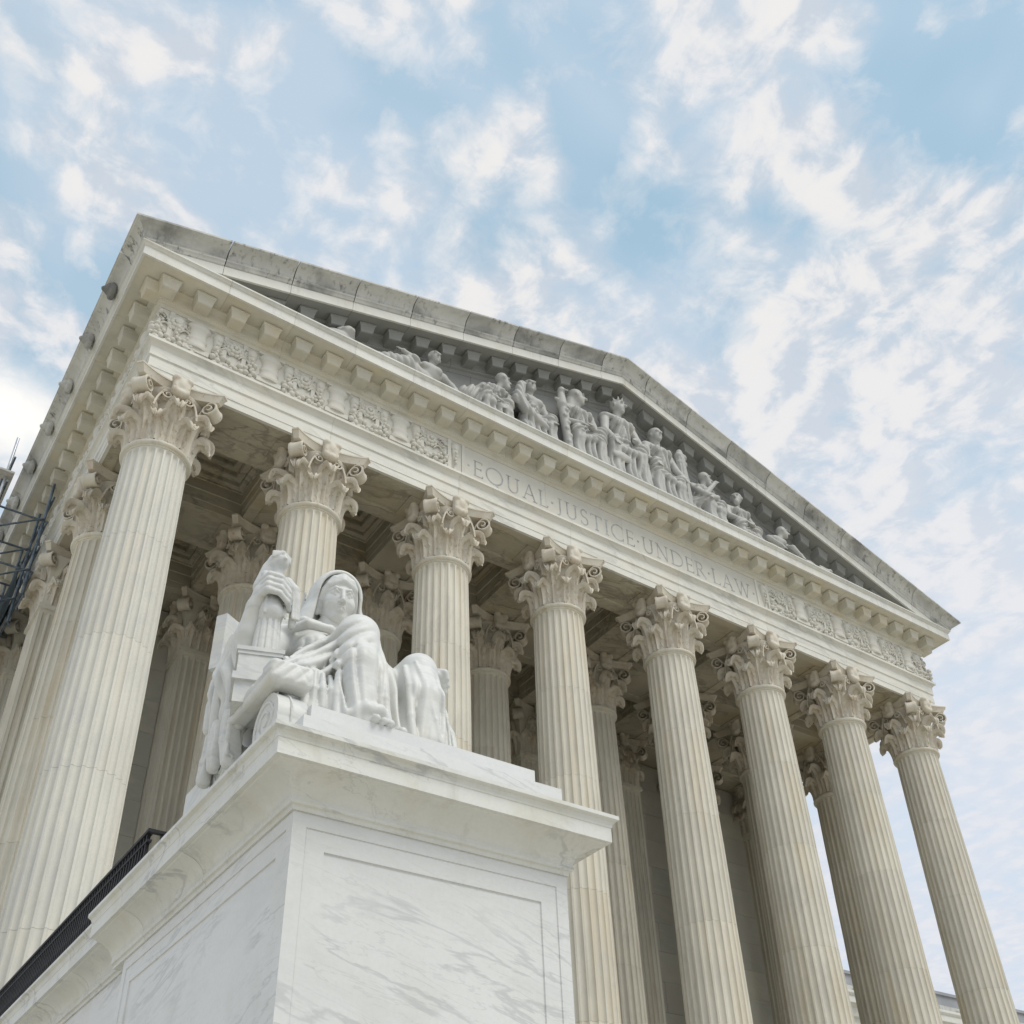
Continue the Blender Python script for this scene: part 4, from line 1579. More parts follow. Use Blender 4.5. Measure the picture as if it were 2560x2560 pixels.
# wall that runs back from the pedestal to the portico
sw = thing('stair_wall', (-0.05, -6.5, 0), 'low white marble wall with moulded coping behind the pedestal', 'wall')
WX0, WX1 = DX0 + 0.11, DX1 - 0.11
for i, (ya, yb) in enumerate(((-10.40, -8.1), (-8.1, -5.3), (-5.3, -2.4))):
    MB().box(WX0, WX1, ya + 0.003, yb - 0.003, 0.004, 5.20).build('wall_block', M['pedestal'], sw)
cap_run(WX0, WX1, -10.4, -2.4, [-10.115, -9.0, -7.6, -6.2, -4.9, -3.6, -2.4], sw, front=False, dz=0.02)
MB().box(WX0 + 0.5, WX1 - 0.5, -10.1, -2.4, 5.2, 5.69).build('coping_core', M['cap'], sw)

# iron railing on that wall
rail = thing('iron_railing', (-1.2, -6.4, 5.7), 'black wrought iron railing on the wall behind the pedestal', 'railing')
RZ, RX = 6.70, -1.20
MB().box(RX - 0.035, RX + 0.035, -10.17, -2.5, RZ - 0.035, RZ).build('top_rail', M['iron'], rail)
MB().box(RX - 0.025, RX + 0.025, -10.15, -2.5, RZ - 0.14, RZ - 0.115).build('upper_rail', M['iron'], rail)
MB().box(RX - 0.025, RX + 0.025, -10.15, -2.5, 5.82, 5.85).build('lower_rail', M['iron'], rail)
MB().box(RX + 0.036, 0.95, -10.17, -10.11, RZ - 0.035, RZ).build('return_rail', M['iron'], rail)
bar_me = MB().box(-0.018, 0.018, -0.018, 0.018, 5.703, RZ - 0.036).mesh('bar', M['iron'])
cr = MB()
for s in (-1, 1):
    cr.tube([(0, s * 0.05 * math.cos(t * 6.283), 5.87 + 0.66 * t) for t in np.linspace(0, 1, 13)], 0.017, 5)
    cr.tube([(0.012 * s, s * (0.055 - 0.11 * t), 5.90 + 0.3 * t) for t in np.linspace(0, 1, 4)], 0.015, 5)
cr_me = cr.mesh('scroll_bar', M['iron'], 60)
yy = -10.08
while yy < -2.5:
    obj('bar', bar_me, rail, (RX, yy, 0))
    obj('scroll_bar', cr_me, rail, (RX, yy + 0.05, 0))
    yy += 0.10
xx = RX + 0.13
while xx < 0.95:
    obj('bar', bar_me, rail, (xx, -10.14, 0))
    xx += 0.13

# ================================================================ SEATED STATUE
sta = thing('seated_statue', (-0.1, -12.8, PT), 'white marble seated woman in hooded robe holding a small figure, on the pedestal', 'statue')
# stepped foot plinth
b1 = MB().box(-1.32, 1.17, -14.29, -12.9, PT + 0.002, 5.975)
b1.build('foot_step', M['pedestal'], sta)
MB().box(-1.16, 1.06, -14.05, -12.9, 5.977, 6.24).build('foot_step', M['pedestal'], sta)
# seat
seat = MB()
seat.box(-1.36, 1.26, -13.70, -11.2, PT + 0.003, 6.02)
seat.box(-1.22, 1.12, -13.35, -11.25, 6.02, 6.62)
seat.build('seat', M['statue'], sta)


def scroll_mb(x0, x1, cy_, cz_, r_):
    mb = MB()
    n = 28
    pa = [(x0, cy_ + r_ * math.cos(2 * math.pi * i / n), cz_ + r_ * math.sin(2 * math.pi * i / n)) for i in range(n)]
    pb = [(x1, p[1], p[2]) for p in pa]
    mb.prism(pa, pb)
    mb.box(x0 + 0.002, x1 - 0.002, cy_ - r_ * 0.98, cy_ + r_ * 0.98, PT + 0.004, cz_)
    # spiral fillet on the outer face
    pts = []
    for i in range(30):
        t = i / 29
        a = -math.pi / 2 + t * 4.2 * math.pi
        rr_ = r_ * (0.86 - 0.72 * t)
        pts.append((x0, cy_ + rr_ * math.cos(a), cz_ + rr_ * math.sin(a)))
    mb.tube(pts, 0.016, 6)
    # belt line
    for xm in (x0 + (x1 - x0) * 0.45,):
        pts = [(xm, cy_ + (r_ + 0.004) * math.cos(a), cz_ + (r_ + 0.004) * math.sin(a)) for a in np.linspace(0, 2 * math.pi, 24)]
        mb.tube(pts, 0.012, 5)
    return mb


for (cy_, cz_, r_) in ((-13.74, 6.15, 0.25), (-12.78, 6.16, 0.24)):
    me = scroll_mb(-1.42, -1.16, cy_, cz_, r_).mesh('seat_scroll', M['statue'], 40)
    fix_normals(me)
    obj('seat_scroll', me, sta)
# curved chair back
cb = MB()
arcp = []
for i in range(21):
    a = R(-33) + R(66) * i / 20
    arcp.append((-0.42 + 1.72 * math.sin(a), -13.55 + 1.72 * math.cos(a), math.sin(a), math.cos(a)))
lo_, hi_ = 7.64, 8.30
la = []
for i, (x, y, cx_, cy_) in enumerate(arcp):
    la.append([(x, y, lo_), (x + 0.13 * cx_, y + 0.13 * cy_, lo_), (x + 0.13 * cx_, y + 0.13 * cy_, hi_), (x, y, hi_)])
vs = [p for l in la for p in l]
fs = [(0, 1, 2, 3), tuple(len(vs) - 4 + k for k in (3, 2, 1, 0))]
for j in range(20):
    for k in range(4):
        l = (k + 1) % 4
        fs.append((j * 4 + k, j * 4 + 4 + k, j * 4 + 4 + l, j * 4 + l))
cb.add(vs, fs)
cb.box(-0.75, -0.1, -11.80, -11.68, 6.0, 8.0)
me = cb.mesh('chair_back', M['statue'], 30)
fix_normals(me)
obj('chair_back', me, sta)

# ---- the draped body
h_ = 0.0125
B = Vol((-1.75, -14.2, 6.0), (0.85, -12.1, 8.45), h_)
B.ell((-0.40, -12.55, 6.82), (0.58, 0.46, 0.36), 0.05)
B.rc((-0.42, -12.58, 6.9), (-0.48, -12.68, 7.5), 0.40, 0.36, 0.10)
B.ell((-0.50, -12.72, 7.60), (0.46, 0.31, 0.36), 0.08)
B.ell((-0.72, -12.97, 7.56), (0.18, 0.16, 0.18), 0.06).ell((-0.28, -12.97, 7.56), (0.18, 0.16, 0.18), 0.06)
B.rc((-0.92, -12.66, 7.83), (-0.06, -12.66, 7.83), 0.19, 0.19, 0.10)
B.rc((-0.49, -12.70, 7.92), (-0.46, -12.76, 8.20), 0.15, 0.125, 0.07)
B.rc((-0.9, -12.62, 7.86), (-0.55, -12.62, 8.06), 0.13, 0.10, 0.08).rc((-0.05, -12.62, 7.86), (-0.38, -12.62, 8.06), 0.13, 0.10, 0.08)
# thighs and knees
B.rc((-0.60, -12.55, 6.86), (-0.60, -13.62, 7.36), 0.33, 0.205, 0.08)
B.rc((-0.14, -12.55, 6.82), (0.06, -13.60, 7.20), 0.33, 0.185, 0.08)
# skirt over the shins, widening to the hem
B.rc((-0.60, -13.66, 7.37), (-0.66, -13.84, 6.90), 0.19, 0.185, 0.04).rc((-0.66, -13.84, 6.90), (-0.66, -13.86, 6.30), 0.185, 0.20, 0.04)
B.rc((0.06, -13.62, 7.21), (0.01, -13.78, 6.80), 0.18, 0.185, 0.04).rc((0.01, -13.78, 6.80), (0.02, -13.80, 6.30), 0.185, 0.20, 0.04)
B.rc((-0.30, -13.46, 7.05), (-0.30, -13.72, 6.28), 0.21, 0.21, 0.06)
B.rc((-0.45, -13.0, 7.02), (-0.30, -13.40, 7.04), 0.30, 0.22, 0.08)
B.rc((-0.95, -13.42, 6.72), (-0.98, -13.58, 6.28), 0.17, 0.18, 0.05)
B.rc((-0.80, -13.50, 7.00), (-0.84, -13.70, 6.28), 0.15, 0.16, 0.05)
B.rc((-0.85, -12.9, 6.85), (-0.95, -13.4, 6.76), 0.32, 0.2, 0.08)
B.rc((0.27, -13.46, 7.08), (0.34, -13.56, 6.28), 0.12, 0.15, 0.05)
B.rc((0.43, -13.30, 6.98), (0.47, -13.42, 6.28), 0.09, 0.12, 0.04)
B.rc((0.25, -12.8, 6.85), (0.35, -13.35, 6.92), 0.30, 0.15, 0.08)


def clampf(a, lo, hi):
    return np.clip((a - lo) / (hi - lo), 0, 1)


# long vertical folds: deep between and beside the legs, faint on the shins
def ph_skirt(X, Y, Z):
    return 30.0 * (X + 0.035 * np.sin(3.4 * Z + 4 * X) + 0.05 * (7.2 - Z) * (X + 0.3))


def mk_skirt(X, Y, Z):
    on_r = np.exp(-((X + 0.66) / 0.15) ** 2)
    on_l = np.exp(-((X - 0.01) / 0.14) ** 2)
    m = 1.0 - 0.90 * np.maximum(on_r, on_l)
    return m * clampf(Z, 7.16, 6.85) * clampf(Y, -13.20, -13.40)


B.pleat((-1.25, -14.1, 6.1), (0.72, -13.2, 7.25), ph_skirt, 0.085, mk_skirt)
# strong single folds beside each shin
for (pts, rr_) in (
        ([(-0.46, -13.78, 7.28), (-0.45, -13.90, 6.95), (-0.46, -13.98, 6.55), (-0.44, -14.00, 6.28)], [0.022, 0.034, 0.040, 0.045]),
        ([(-0.83, -13.72, 7.10), (-0.86, -13.86, 6.80), (-0.88, -13.90, 6.50), (-0.88, -13.92, 6.28)], [0.022, 0.032, 0.036, 0.042]),
        ([(-0.13, -13.70, 7.16), (-0.16, -13.86, 6.85), (-0.17, -13.92, 6.50), (-0.16, -13.95, 6.28)], [0.024, 0.036, 0.040, 0.042]),
        ([(-0.06, -13.78, 7.20), (-0.03, -13.94, 6.85), (0.05, -13.98, 6.50), (0.09, -13.99, 6.28)], [0.014, 0.018, 0.020, 0.024]),
        ([(0.20, -13.66, 7.16), (0.23, -13.76, 6.85), (0.24, -13.80, 6.50), (0.24, -13.82, 6.28)], [0.020, 0.028, 0.034, 0.036]),
        ([(0.47, -13.36, 7.02), (0.52, -13.46, 6.75), (0.53, -13.52, 6.45), (0.50, -13.54, 6.28)], [0.03, 0.04, 0.05, 0.055]),
        ([(-0.36, -13.58, 7.02), (-0.36, -13.74, 6.70), (-0.35, -13.82, 6.28)], [0.022, 0.03, 0.036]),
        ([(-0.26, -13.56, 6.98), (-0.26, -13.72, 6.70), (-0.26, -13.82, 6.28)], [0.022, 0.03, 0.036])):
    B.poly(pts, rr_, 0.016)
# the hem lifted over the right foot, toes
B.poly([(-0.78, -13.98, 6.30), (-0.66, -14.04, 6.36), (-0.54, -14.03, 6.38), (-0.44, -13.99, 6.30)], [0.05, 0.055, 0.055, 0.04], 0.03)
for k in range(3):
    B.rc((-0.60 + 0.07 * k, -14.0, 6.275), (-0.585 + 0.072 * k, -14.09 + 0.012 * k, 6.27), 0.038, 0.032, 0.01)
B.rc((-0.30, -13.90, 6.29), (-0.28, -13.98, 6.28), 0.055, 0.045, 0.02)
# mantle over the lap: folds swing from the left hip up to the right knee
def ph_lap(X, Y, Z):
    u = 0.62 * (X + 1.2) - 0.78 * (Z - 6.8)
    return 26.0 * (u + 0.02 * np.sin(5 * X))


def mk_lap(X, Y, Z):
    return clampf(X, -0.50, -0.68) * clampf(X, -1.34, -1.22) * clampf(Z, 6.72, 6.80) * clampf(Z, 7.50, 7.32) * clampf(Y, -12.95, -13.15)


for (pts, rr_) in (
        ([(-0.46, -13.55, 7.56), (-0.72, -13.45, 7.42), (-0.96, -13.42, 7.16), (-1.12, -13.48, 6.98), (-1.22, -13.56, 6.92)], [0.03, 0.055, 0.07, 0.06, 0.045]),
        ([(-0.62, -13.72, 7.46), (-0.82, -13.62, 7.16), (-1.00, -13.62, 6.94), (-1.16, -13.70, 6.80), (-1.30, -13.72, 6.75)], [0.025, 0.05, 0.075, 0.075, 0.05]),
        ([(-0.50, -13.30, 7.52), (-0.78, -13.24, 7.34), (-1.00, -13.24, 7.12), (-1.14, -13.30, 6.98)], [0.03, 0.05, 0.055, 0.04]),
        ([(-0.74, -13.76, 7.14), (-0.86, -13.72, 6.92), (-0.96, -13.70, 6.74)], [0.02, 0.04, 0.04]),
        ([(-0.62, -13.15, 7.42), (-0.85, -13.10, 7.22), (-1.05, -13.12, 7.06)], [0.03, 0.045, 0.04])):
    B.poly(pts, rr_, 0.022)
B.pleat((-1.34, -13.95, 6.7), (-0.45, -12.95, 7.5), ph_lap, 0.040, mk_lap)
# turned-down corner of the mantle in front of the seat, with zigzag folds
B.rc((-1.02, -13.66, 6.74), (-1.06, -13.74, 6.34), 0.11, 0.12, 0.03)
for k in range(4):
    B.poly([(-0.90 - 0.07 * k, -13.78, 6.74), (-0.91 - 0.075 * k, -13.86 + 0.02 * k, 6.55), (-0.90 - 0.08 * k, -13.86 + 0.02 * k, 6.34 + 0.03 * (k % 2))], [0.025, 0.035, 0.04], 0.012)
# chest
B.poly([(-1.04, -12.84, 7.74), (-0.84, -13.02, 7.80), (-0.62, -13.05, 7.80), (-0.36, -12.98, 7.70)], [0.050, 0.050, 0.045, 0.04], 0.016)
B.poly([(-1.04, -12.78, 7.86), (-0.84, -12.90, 7.91), (-0.66, -12.88, 7.94)], [0.05, 0.05, 0.035], 0.016)
B.poly([(-0.92, -13.0, 7.48), (-0.84, -13.10, 7.40), (-0.66, -13.11, 7.40), (-0.56, -13.05, 7.48)], [0.016, 0.024, 0.02, 0.014], 0.014)


def ph_chest(X, Y, Z):
    return 44.0 * (X + 0.25 * (Z - 7.4) ** 2)


B.pleat((-1.1, -13.2, 7.0), (-0.5, -12.7, 7.66), ph_chest, 0.032, lambda X, Y, Z: clampf(Y, -12.80, -12.90) * clampf(X, -0.72, -0.86) * clampf(Z, 7.66, 7.50))
B.pleat((-1.1, -13.2, 6.9), (-0.2, -12.7, 7.4), lambda X, Y, Z: 38.0 * (Z - 0.35 * (X + 0.7) ** 2 + 0.3 * X), 0.032, lambda X, Y, Z: clampf(Y, -12.85, -12.98) * clampf(Z, 7.38, 7.25))
# right arm: upper arm under the mantle, bare forearm upright, hand round the post
B.rc((-0.96, -12.66, 7.80), (-1.34, -12.95, 7.14), 0.19, 0.15, 0.05)
B.rc((-1.39, -13.02, 7.05), (-1.46, -13.16, 7.36), 0.125, 0.11, 0.03).rc((-1.46, -13.16, 7.36), (-1.475, -13.27, 7.60), 0.11, 0.080, 0.03)
B.rc((-1.475, -13.27, 7.60), (-1.44, -13.33, 7.72), 0.078, 0.09, 0.03)
B.ell((-1.435, -13.34, 7.75), (0.072, 0.088, 0.115), 0.03)
for k in range(4):
    z_ = 7.63 + 0.060 * k
    q = (0.78, 0.84, 0.84, 0.76)[k]
    B.poly([(-1.475, -13.37, z_ + 0.03), (-1.445, -13.465, z_ + 0.055), (-1.345, -13.505, z_ + 0.030), (-1.245, -13.475, z_ - 0.025), (-1.195, -13.40, z_ - 0.055)],
           [0.040 * q, 0.042 * q, 0.038 * q, 0.036 * q, 0.030 * q], 0.007)
B.poly([(-1.44, -13.26, 7.82), (-1.36, -13.18, 7.90), (-1.25, -13.19, 7.92)], [0.05, 0.045, 0.035], 0.02)
# mantle hanging from the arm down the side of the seat
B.poly([(-1.05, -12.64, 7.86), (-1.26, -12.72, 7.74), (-1.38, -12.80, 7.44), (-1.46, -12.84, 7.12), (-1.42, -12.86, 6.92), (-1.43, -12.90, 6.66), (-1.43, -12.92, 6.42)], [0.12, 0.13, 0.13, 0.11, 0.09, 0.08, 0.07], 0.05)
B.poly([(-1.0, -12.5, 7.7), (-1.2, -12.55, 7.3), (-1.2, -12.6, 6.8)], [0.22, 0.22, 0.2], 0.06)
B.poly([(-1.34, -12.60, 7.5), (-1.44, -12.58, 7.2), (-1.44, -12.56, 6.9)], [0.10, 0.09, 0.06], 0.04)
for (pts, rr_) in (
        ([(-1.30, -12.86, 7.74), (-1.44, -12.94, 7.40), (-1.53, -12.98, 7.02), (-1.50, -13.00, 6.86), (-1.47, -13.02, 6.66), (-1.46, -13.04, 6.42)], [0.035, 0.05, 0.06, 0.045, 0.055, 0.06]),
        ([(-1.22, -12.98, 7.48), (-1.38, -13.08, 7.16), (-1.43, -13.10, 6.88), (-1.43, -13.11, 6.64), (-1.43, -13.13, 6.42)], [0.035, 0.045, 0.045, 0.05, 0.05]),
        ([(-1.34, -12.72, 7.72), (-1.48, -12.78, 7.38), (-1.55, -12.80, 7.05), (-1.52, -12.78, 6.86), (-1.50, -12.76, 6.62), (-1.49, -12.74, 6.38)], [0.035, 0.045, 0.05, 0.04, 0.05, 0.055]),
        ([(-1.38, -12.62, 7.55), (-1.50, -12.64, 7.22), (-1.53, -12.62, 6.95), (-1.50, -12.60, 6.62)], [0.035, 0.045, 0.04, 0.05])):
    B.poly(pts, rr_, 0.012)
B.pleat((-1.75, -13.3, 6.3), (-1.2, -12.3, 7.9), lambda X, Y, Z: 34.0 * (Y + 0.06 * np.sin(4 * Z)) , 0.045, lambda X, Y, Z: clampf(X, -1.28, -1.36) * clampf(Z, 6.3, 6.5) * clampf(Y, -13.18, -13.08))
# left arm and the fist on the left knee
B.poly([(0.04, -12.64, 7.80), (0.36, -12.85, 7.28), (0.40, -13.28, 7.36)], [0.18, 0.14, 0.095], 0.06)
B.ell((0.38, -13.40, 7.37), (0.085, 0.10, 0.07), 0.03)
for k in range(4):
    j_ = (0.0, 0.022, 0.016, -0.006)[k]
    B.poly([(0.36 + j_, -13.44 + 0.03 * k, 7.42 - 0.055 * k), (0.43 + j_, -13.50 + 0.03 * k, 7.40 - 0.058 * k), (0.455 + j_, -13.49 + 0.03 * k, 7.34 - 0.058 * k), (0.43 + j_, -13.45 + 0.03 * k, 7.31 - 0.055 * k)], [0.032, 0.033, 0.028, 0.024], 0.006)
B.waves(0.0035, 15.0, 1)
body_me = B.mesh('draped_body', M['statue'], 0)
obj('draped_body', body_me, sta)

# ---- head with hood (finer grid), built round its own centre
yaw, pit = R(9), R(13)
HM = Matrix.Translation((-0.455, -12.78, 8.375)) @ Matrix.Rotation(-yaw, 4, 'Z') @ Matrix.Rotation(pit, 4, 'X')
Hd = Vol((-0.26, -0.36, -0.36), (0.26, 0.30, 0.36), 0.0085)
# local: x across, -y forward, z up
Hd.ell((0, 0.03, 0.07), (0.195, 0.24, 0.235), 0.03)
Hd.ell((0, -0.075, -0.07), (0.160, 0.165, 0.215), 0.05)
Hd.ell((0, -0.145, -0.235), (0.072, 0.068, 0.060), 0.05)
Hd.rc((0.10, -0.02, -0.17), (0.03, -0.13, -0.245), 0.060, 0.055, 0.05).rc((-0.10, -0.02, -0.17), (-0.03, -0.13, -0.245), 0.060, 0.055, 0.05)
for s in (-1, 1):
    Hd.ell((s * 0.092, -0.155, -0.085), (0.062, 0.055, 0.060), 0.05)
    Hd.ell((s * 0.076, -0.264, 0.010), (0.050, 0.052, 0.028), 0.030, cut=True)
    Hd.rc((s * 0.026, -0.226, 0.052), (s * 0.078, -0.216, 0.060), 0.013, 0.014, 0.022).rc((s * 0.078, -0.216, 0.060), (s * 0.130, -0.165, 0.030), 0.014, 0.010, 0.022)
    Hd.ell((s * 0.070, -0.190, 0.004), (0.043, 0.040, 0.030), 0.004)
    Hd.poly([(s * 0.030, -0.222, 0.006), (s * 0.070, -0.234, 0.028), (s * 0.112, -0.196, 0.008)], [0.008, 0.011, 0.008], 0.006)
    Hd.poly([(s * 0.032, -0.218, -0.004), (s * 0.070, -0.222, -0.022), (s * 0.108, -0.194, -0.002)], [0.006, 0.009, 0.006], 0.008)
    Hd.ell((s * 0.026, -0.250, -0.096), (0.018, 0.022, 0.016), 0.010)
    Hd.ell((s * 0.016, -0.270, -0.112), (0.009, 0.012, 0.008), 0.005, cut=True)
Hd.rc((0, -0.222, 0.050), (0, -0.272, -0.080), 0.018, 0.024, 0.020)
Hd.ell((0, -0.270, -0.088), (0.023, 0.024, 0.020), 0.012)
Hd.poly([(-0.052, -0.206, -0.172), (-0.020, -0.236, -0.148), (0, -0.238, -0.151), (0.020, -0.236, -0.148), (0.052, -0.206, -0.172)], [0.009, 0.015, 0.013, 0.015, 0.009], 0.010)
Hd.poly([(-0.042, -0.208, -0.186), (0, -0.234, -0.182), (0.042, -0.208, -0.186)], [0.010, 0.018, 0.010], 0.010)
Hd.poly([(-0.056, -0.216, -0.181), (-0.02, -0.250, -0.1640), (0.02, -0.250, -0.1640), (0.056, -0.216, -0.181)], 0.008, 0.005, cut=True)
for s in (-1, 1):
    for k in range(5):
        t = k / 4
        Hd.poly([(s * 0.01, -0.165 - 0.01 * k, 0.225 - 0.018 * k), (s * (0.09 + 0.01 * k), -0.165, 0.175 - 0.02 * k), (s * (0.160 + 0.006 * k), -0.09 + 0.01 * k, 0.06 - 0.03 * k), (s * (0.178 + 0.004 * k), -0.03, -0.10 - 0.02 * k)],
                [0.030, 0.034, 0.034, 0.030], 0.012)
Hd.rc((0, 0.04, -0.16), (0, 0.06, -0.36), 0.125, 0.125, 0.05)
hd_me = Hd.mesh('head', M['statue'], 0)
obj('head', hd_me, sta, mw=HM)
Ho = Vol((-0.50, -0.34, -0.62), (0.50, 0.46, 0.42), 0.013)
Ho.ell((0, 0.01, 0.06), (0.252, 0.28, 0.285), 0.05)
Ho.rc((0, 0.06, 0.05), (0, 0.10, -0.30), 0.27, 0.33, 0.05)
Ho.rc((-0.14, 0.05, -0.25), (-0.24, 0.0, -0.52), 0.22, 0.20, 0.06).rc((0.14, 0.05, -0.25), (0.24, 0.0, -0.52), 0.22, 0.20, 0.06)
Ho.ell((0, -0.07, 0.03), (0.208, 0.28, 0.250), 0.02, cut=True)
Ho.rc((0, -0.10, -0.05), (0, -0.14, -0.50), 0.215, 0.26, 0.02, cut=True)
Ho.box((0, -0.33, -0.1), (0.7, 0.20, 0.60), 0.03, 0.01, cut=True)
for s in (-1, 1):
    for k in range(5):
        Ho.poly([(s * (0.10 + 0.05 * k), -0.03 + 0.05 * k, 0.30 - 0.05 * k), (s * (0.23 + 0.015 * k), 0.0 + 0.06 * k, 0.0 - 0.02 * k), (s * (0.27 + 0.02 * k), -0.02 + 0.06 * k, -0.28), (s * (0.38 + 0.01 * k), -0.06 + 0.06 * k, -0.52)], [0.016, 0.022, 0.03, 0.035], 0.02)
hood_me = Ho.mesh('hood', M['statue'], 1)
obj('hood', hood_me, sta, mw=HM)

# ---- book box, post and the small figure held in the hand
bx = MB()
bx.box(-0.185, 0.185, -0.225, 0.225, 6.80, 7.00)
bx.box(-0.195, 0.195, -0.235, 0.235, 7.00, 7.035)
bx.box(-0.205, 0.205, -0.245, 0.245, 7.035, 7.075)
bx.box(-0.215, 0.215, -0.250, 0.250, 6.73, 6.80)
bx.box(-0.19, 0.19, -0.215, 0.215, 6.52, 6.73)
rb_ = Matrix.Translation((-1.365, -13.27, -0.055)) @ Matrix.Rotation(R(-19), 4, 'Z')
bx.v = [tuple(rb_ @ Vector(p)) for p in bx.v]
bx.build('book_box', M['statue'], sta)
po = MB()
n = 96
vs, fs = [], []
zs = [7.02, 7.035, 7.045, 7.60, 7.62]
for j, z in enumerate(zs):
    for i in range(n):
        a = 2 * math.pi * i / n
        fl = 0.014 * max(0.0, math.cos(a * 12)) if 0 < j < 4 else -0.006
        r_ = 0.128 - 0.028 * (z - 7.07) / 0.6 - fl
        vs.append((-1.335 + r_ * math.cos(a), -13.30 + r_ * math.sin(a), z))
for j in range(len(zs) - 1):
    for i in range(n):
        k = (i + 1) % n
        fs.append((j * n + i, j * n + k, (j + 1) * n + k, (j + 1) * n + i))
po.add(vs, fs)
po.build('fluted_post', M['statue'], sta, 40)
sv_ = Vol((-1.62, -13.62, 7.46), (-1.06, -13.0, 8.48), 0.0105)
sv_.rc((-1.335, -13.30, 7.60), (-1.325, -13.30, 7.98), 0.110, 0.105, 0.03)
sv_.ell((-1.33, -13.30, 8.03), (0.135, 0.095, 0.12), 0.03)
sv_.rc((-1.32, -13.29, 8.08), (-1.31, -13.32, 8.20), 0.06, 0.052, 0.02)
sv_.ell((-1.30, -13.345, 8.285), (0.066, 0.082, 0.098), 0.012)
sv_.ell((-1.325, -13.29, 8.29), (0.092, 0.092, 0.108), 0.012)
sv_.rc((-1.37, -13.24, 8.24), (-1.44, -13.22, 8.0), 0.075, 0.065, 0.03)
sv_.rc((-1.298, -13.42, 8.30), (-1.296, -13.435, 8.265), 0.012, 0.016, 0.008)
sv_.ell((-1.27, -13.42, 8.315), (0.018, 0.02, 0.012), 0.006, cut=True).ell((-1.33, -13.42, 8.315), (0.018, 0.02, 0.012), 0.006, cut=True)
for k in range(3):
    sv_.poly([(-1.40, -13.36, 8.36 - 0.03 * k), (-1.31, -13.385 - 0.012 * k, 8.375 - 0.012 * k), (-1.22, -13.35, 8.35 - 0.03 * k)], 0.014, 0.008)
sv_.poly([(-1.44, -13.34, 8.07), (-1.42, -13.42, 7.95), (-1.30, -13.44, 7.94)], [0.045, 0.04, 0.035], 0.012)
sv_.poly([(-1.22, -13.34, 8.08), (-1.165, -13.40, 7.96), (-1.13, -13.38, 7.76), (-1.14, -13.36, 7.58)], [0.045, 0.048, 0.048, 0.035], 0.012)
for k in range(3):
    sv_.poly([(-1.18 + 0.03 * k, -13.42, 7.90), (-1.165 + 0.03 * k, -13.42, 7.62)], 0.014, 0.006)
sv_.rc((-1.34, -13.33, 7.75), (-1.34, -13.345, 7.66), 0.105, 0.115, 0.02)
for k in range(5):
    sv_.poly([(-1.42 + 0.045 * k, -13.395 - 0.01 * math.sin(k), 8.0), (-1.43 + 0.05 * k, -13.41, 7.60)], 0.013, 0.008)
obj('small_figure', sv_.mesh('small_figure', M['statue'], 1), sta, (0, 0, -0.13))
# wrapped roll lying along the seat
ro = Vol((-1.68, -14.15, 6.25), (-1.08, -12.8, 6.78), 0.012)
ro.box((-1.33, -13.90, 6.52), (0.20, 0.115, 0.105), 0.01, 0.055)
ro.box((-1.44, -13.45, 6.49), (0.085, 0.55, 0.085), 0.01, 0.045)
for k in range(6):
    y = -13.84 + 0.17 * k
    ro.poly([(-1.535, y + 0.12, 6.40), (-1.535, y + 0.04, 6.545), (-1.46, y, 6.585), (-1.34, y - 0.06, 6.585)], 0.021, 0.004, cut=True)
ro.rc((-1.53, -13.98, 6.49), (-1.53, -12.95, 6.47), 0.016, None, 0.004, True)
for k in range(4):
    ro.poly([(-1.55 + 0.11 * k, -14.018, 6.40), (-1.46 + 0.11 * k, -14.022, 6.52), (-1.36 + 0.11 * k, -14.01, 6.64)], 0.020, 0.004, cut=True)
ro.poly([(-1.30, -14.02, 6.62), (-1.18, -14.02, 6.44)], 0.013, 0.005, cut=True)
obj('wrapped_roll', ro.mesh('wrapped_roll', M['statue'], 1), sta)
# hanging tassel ends behind the roll
ta = Vol((-1.65, -13.25, 5.75), (-1.25, -12.45, 6.6), 0.014)
ta.poly([(-1.46, -13.04, 6.55), (-1.45, -13.04, 6.30), (-1.44, -13.06, 6.10)], [0.085, 0.09, 0.075], 0.02)
ta.poly([(-1.49, -12.82, 6.55), (-1.48, -12.80, 6.30), (-1.48, -12.78, 6.16)], [0.07, 0.075, 0.06], 0.02)
for k in range(5):
    ta.poly([(-1.50 + 0.03 * k, -13.12 + 0.01 * k, 6.5), (-1.50 + 0.03 * k, -13.13 + 0.01 * k, 6.12)], 0.018, 0.01)
ta.poly([(-1.50, -12.66, 6.5), (-1.50, -12.64, 6.25), (-1.50, -12.63, 6.08)], [0.05, 0.055, 0.06], 0.02)
ta.pleat((-1.66, -13.2, 5.8), (-1.25, -12.45, 6.5), lambda X, Y, Z: 60.0 * (Y + 0.02 * np.sin(7 * Z)), 0.022, lambda X, Y, Z: 1.0 + 0 * X * Y * Z)
obj('robe_end', ta.mesh('robe_end', M['statue'], 1), sta)

# ================================================================ PEDIMENT SCULPTURES
PZ = ABZ + 3.60


def pvol(x, w=1.5, hgt=4.2, h=0.032):
    return Vol((x - w, -2.02, PZ - 0.06), (x + w, -0.86, PZ + hgt), h)


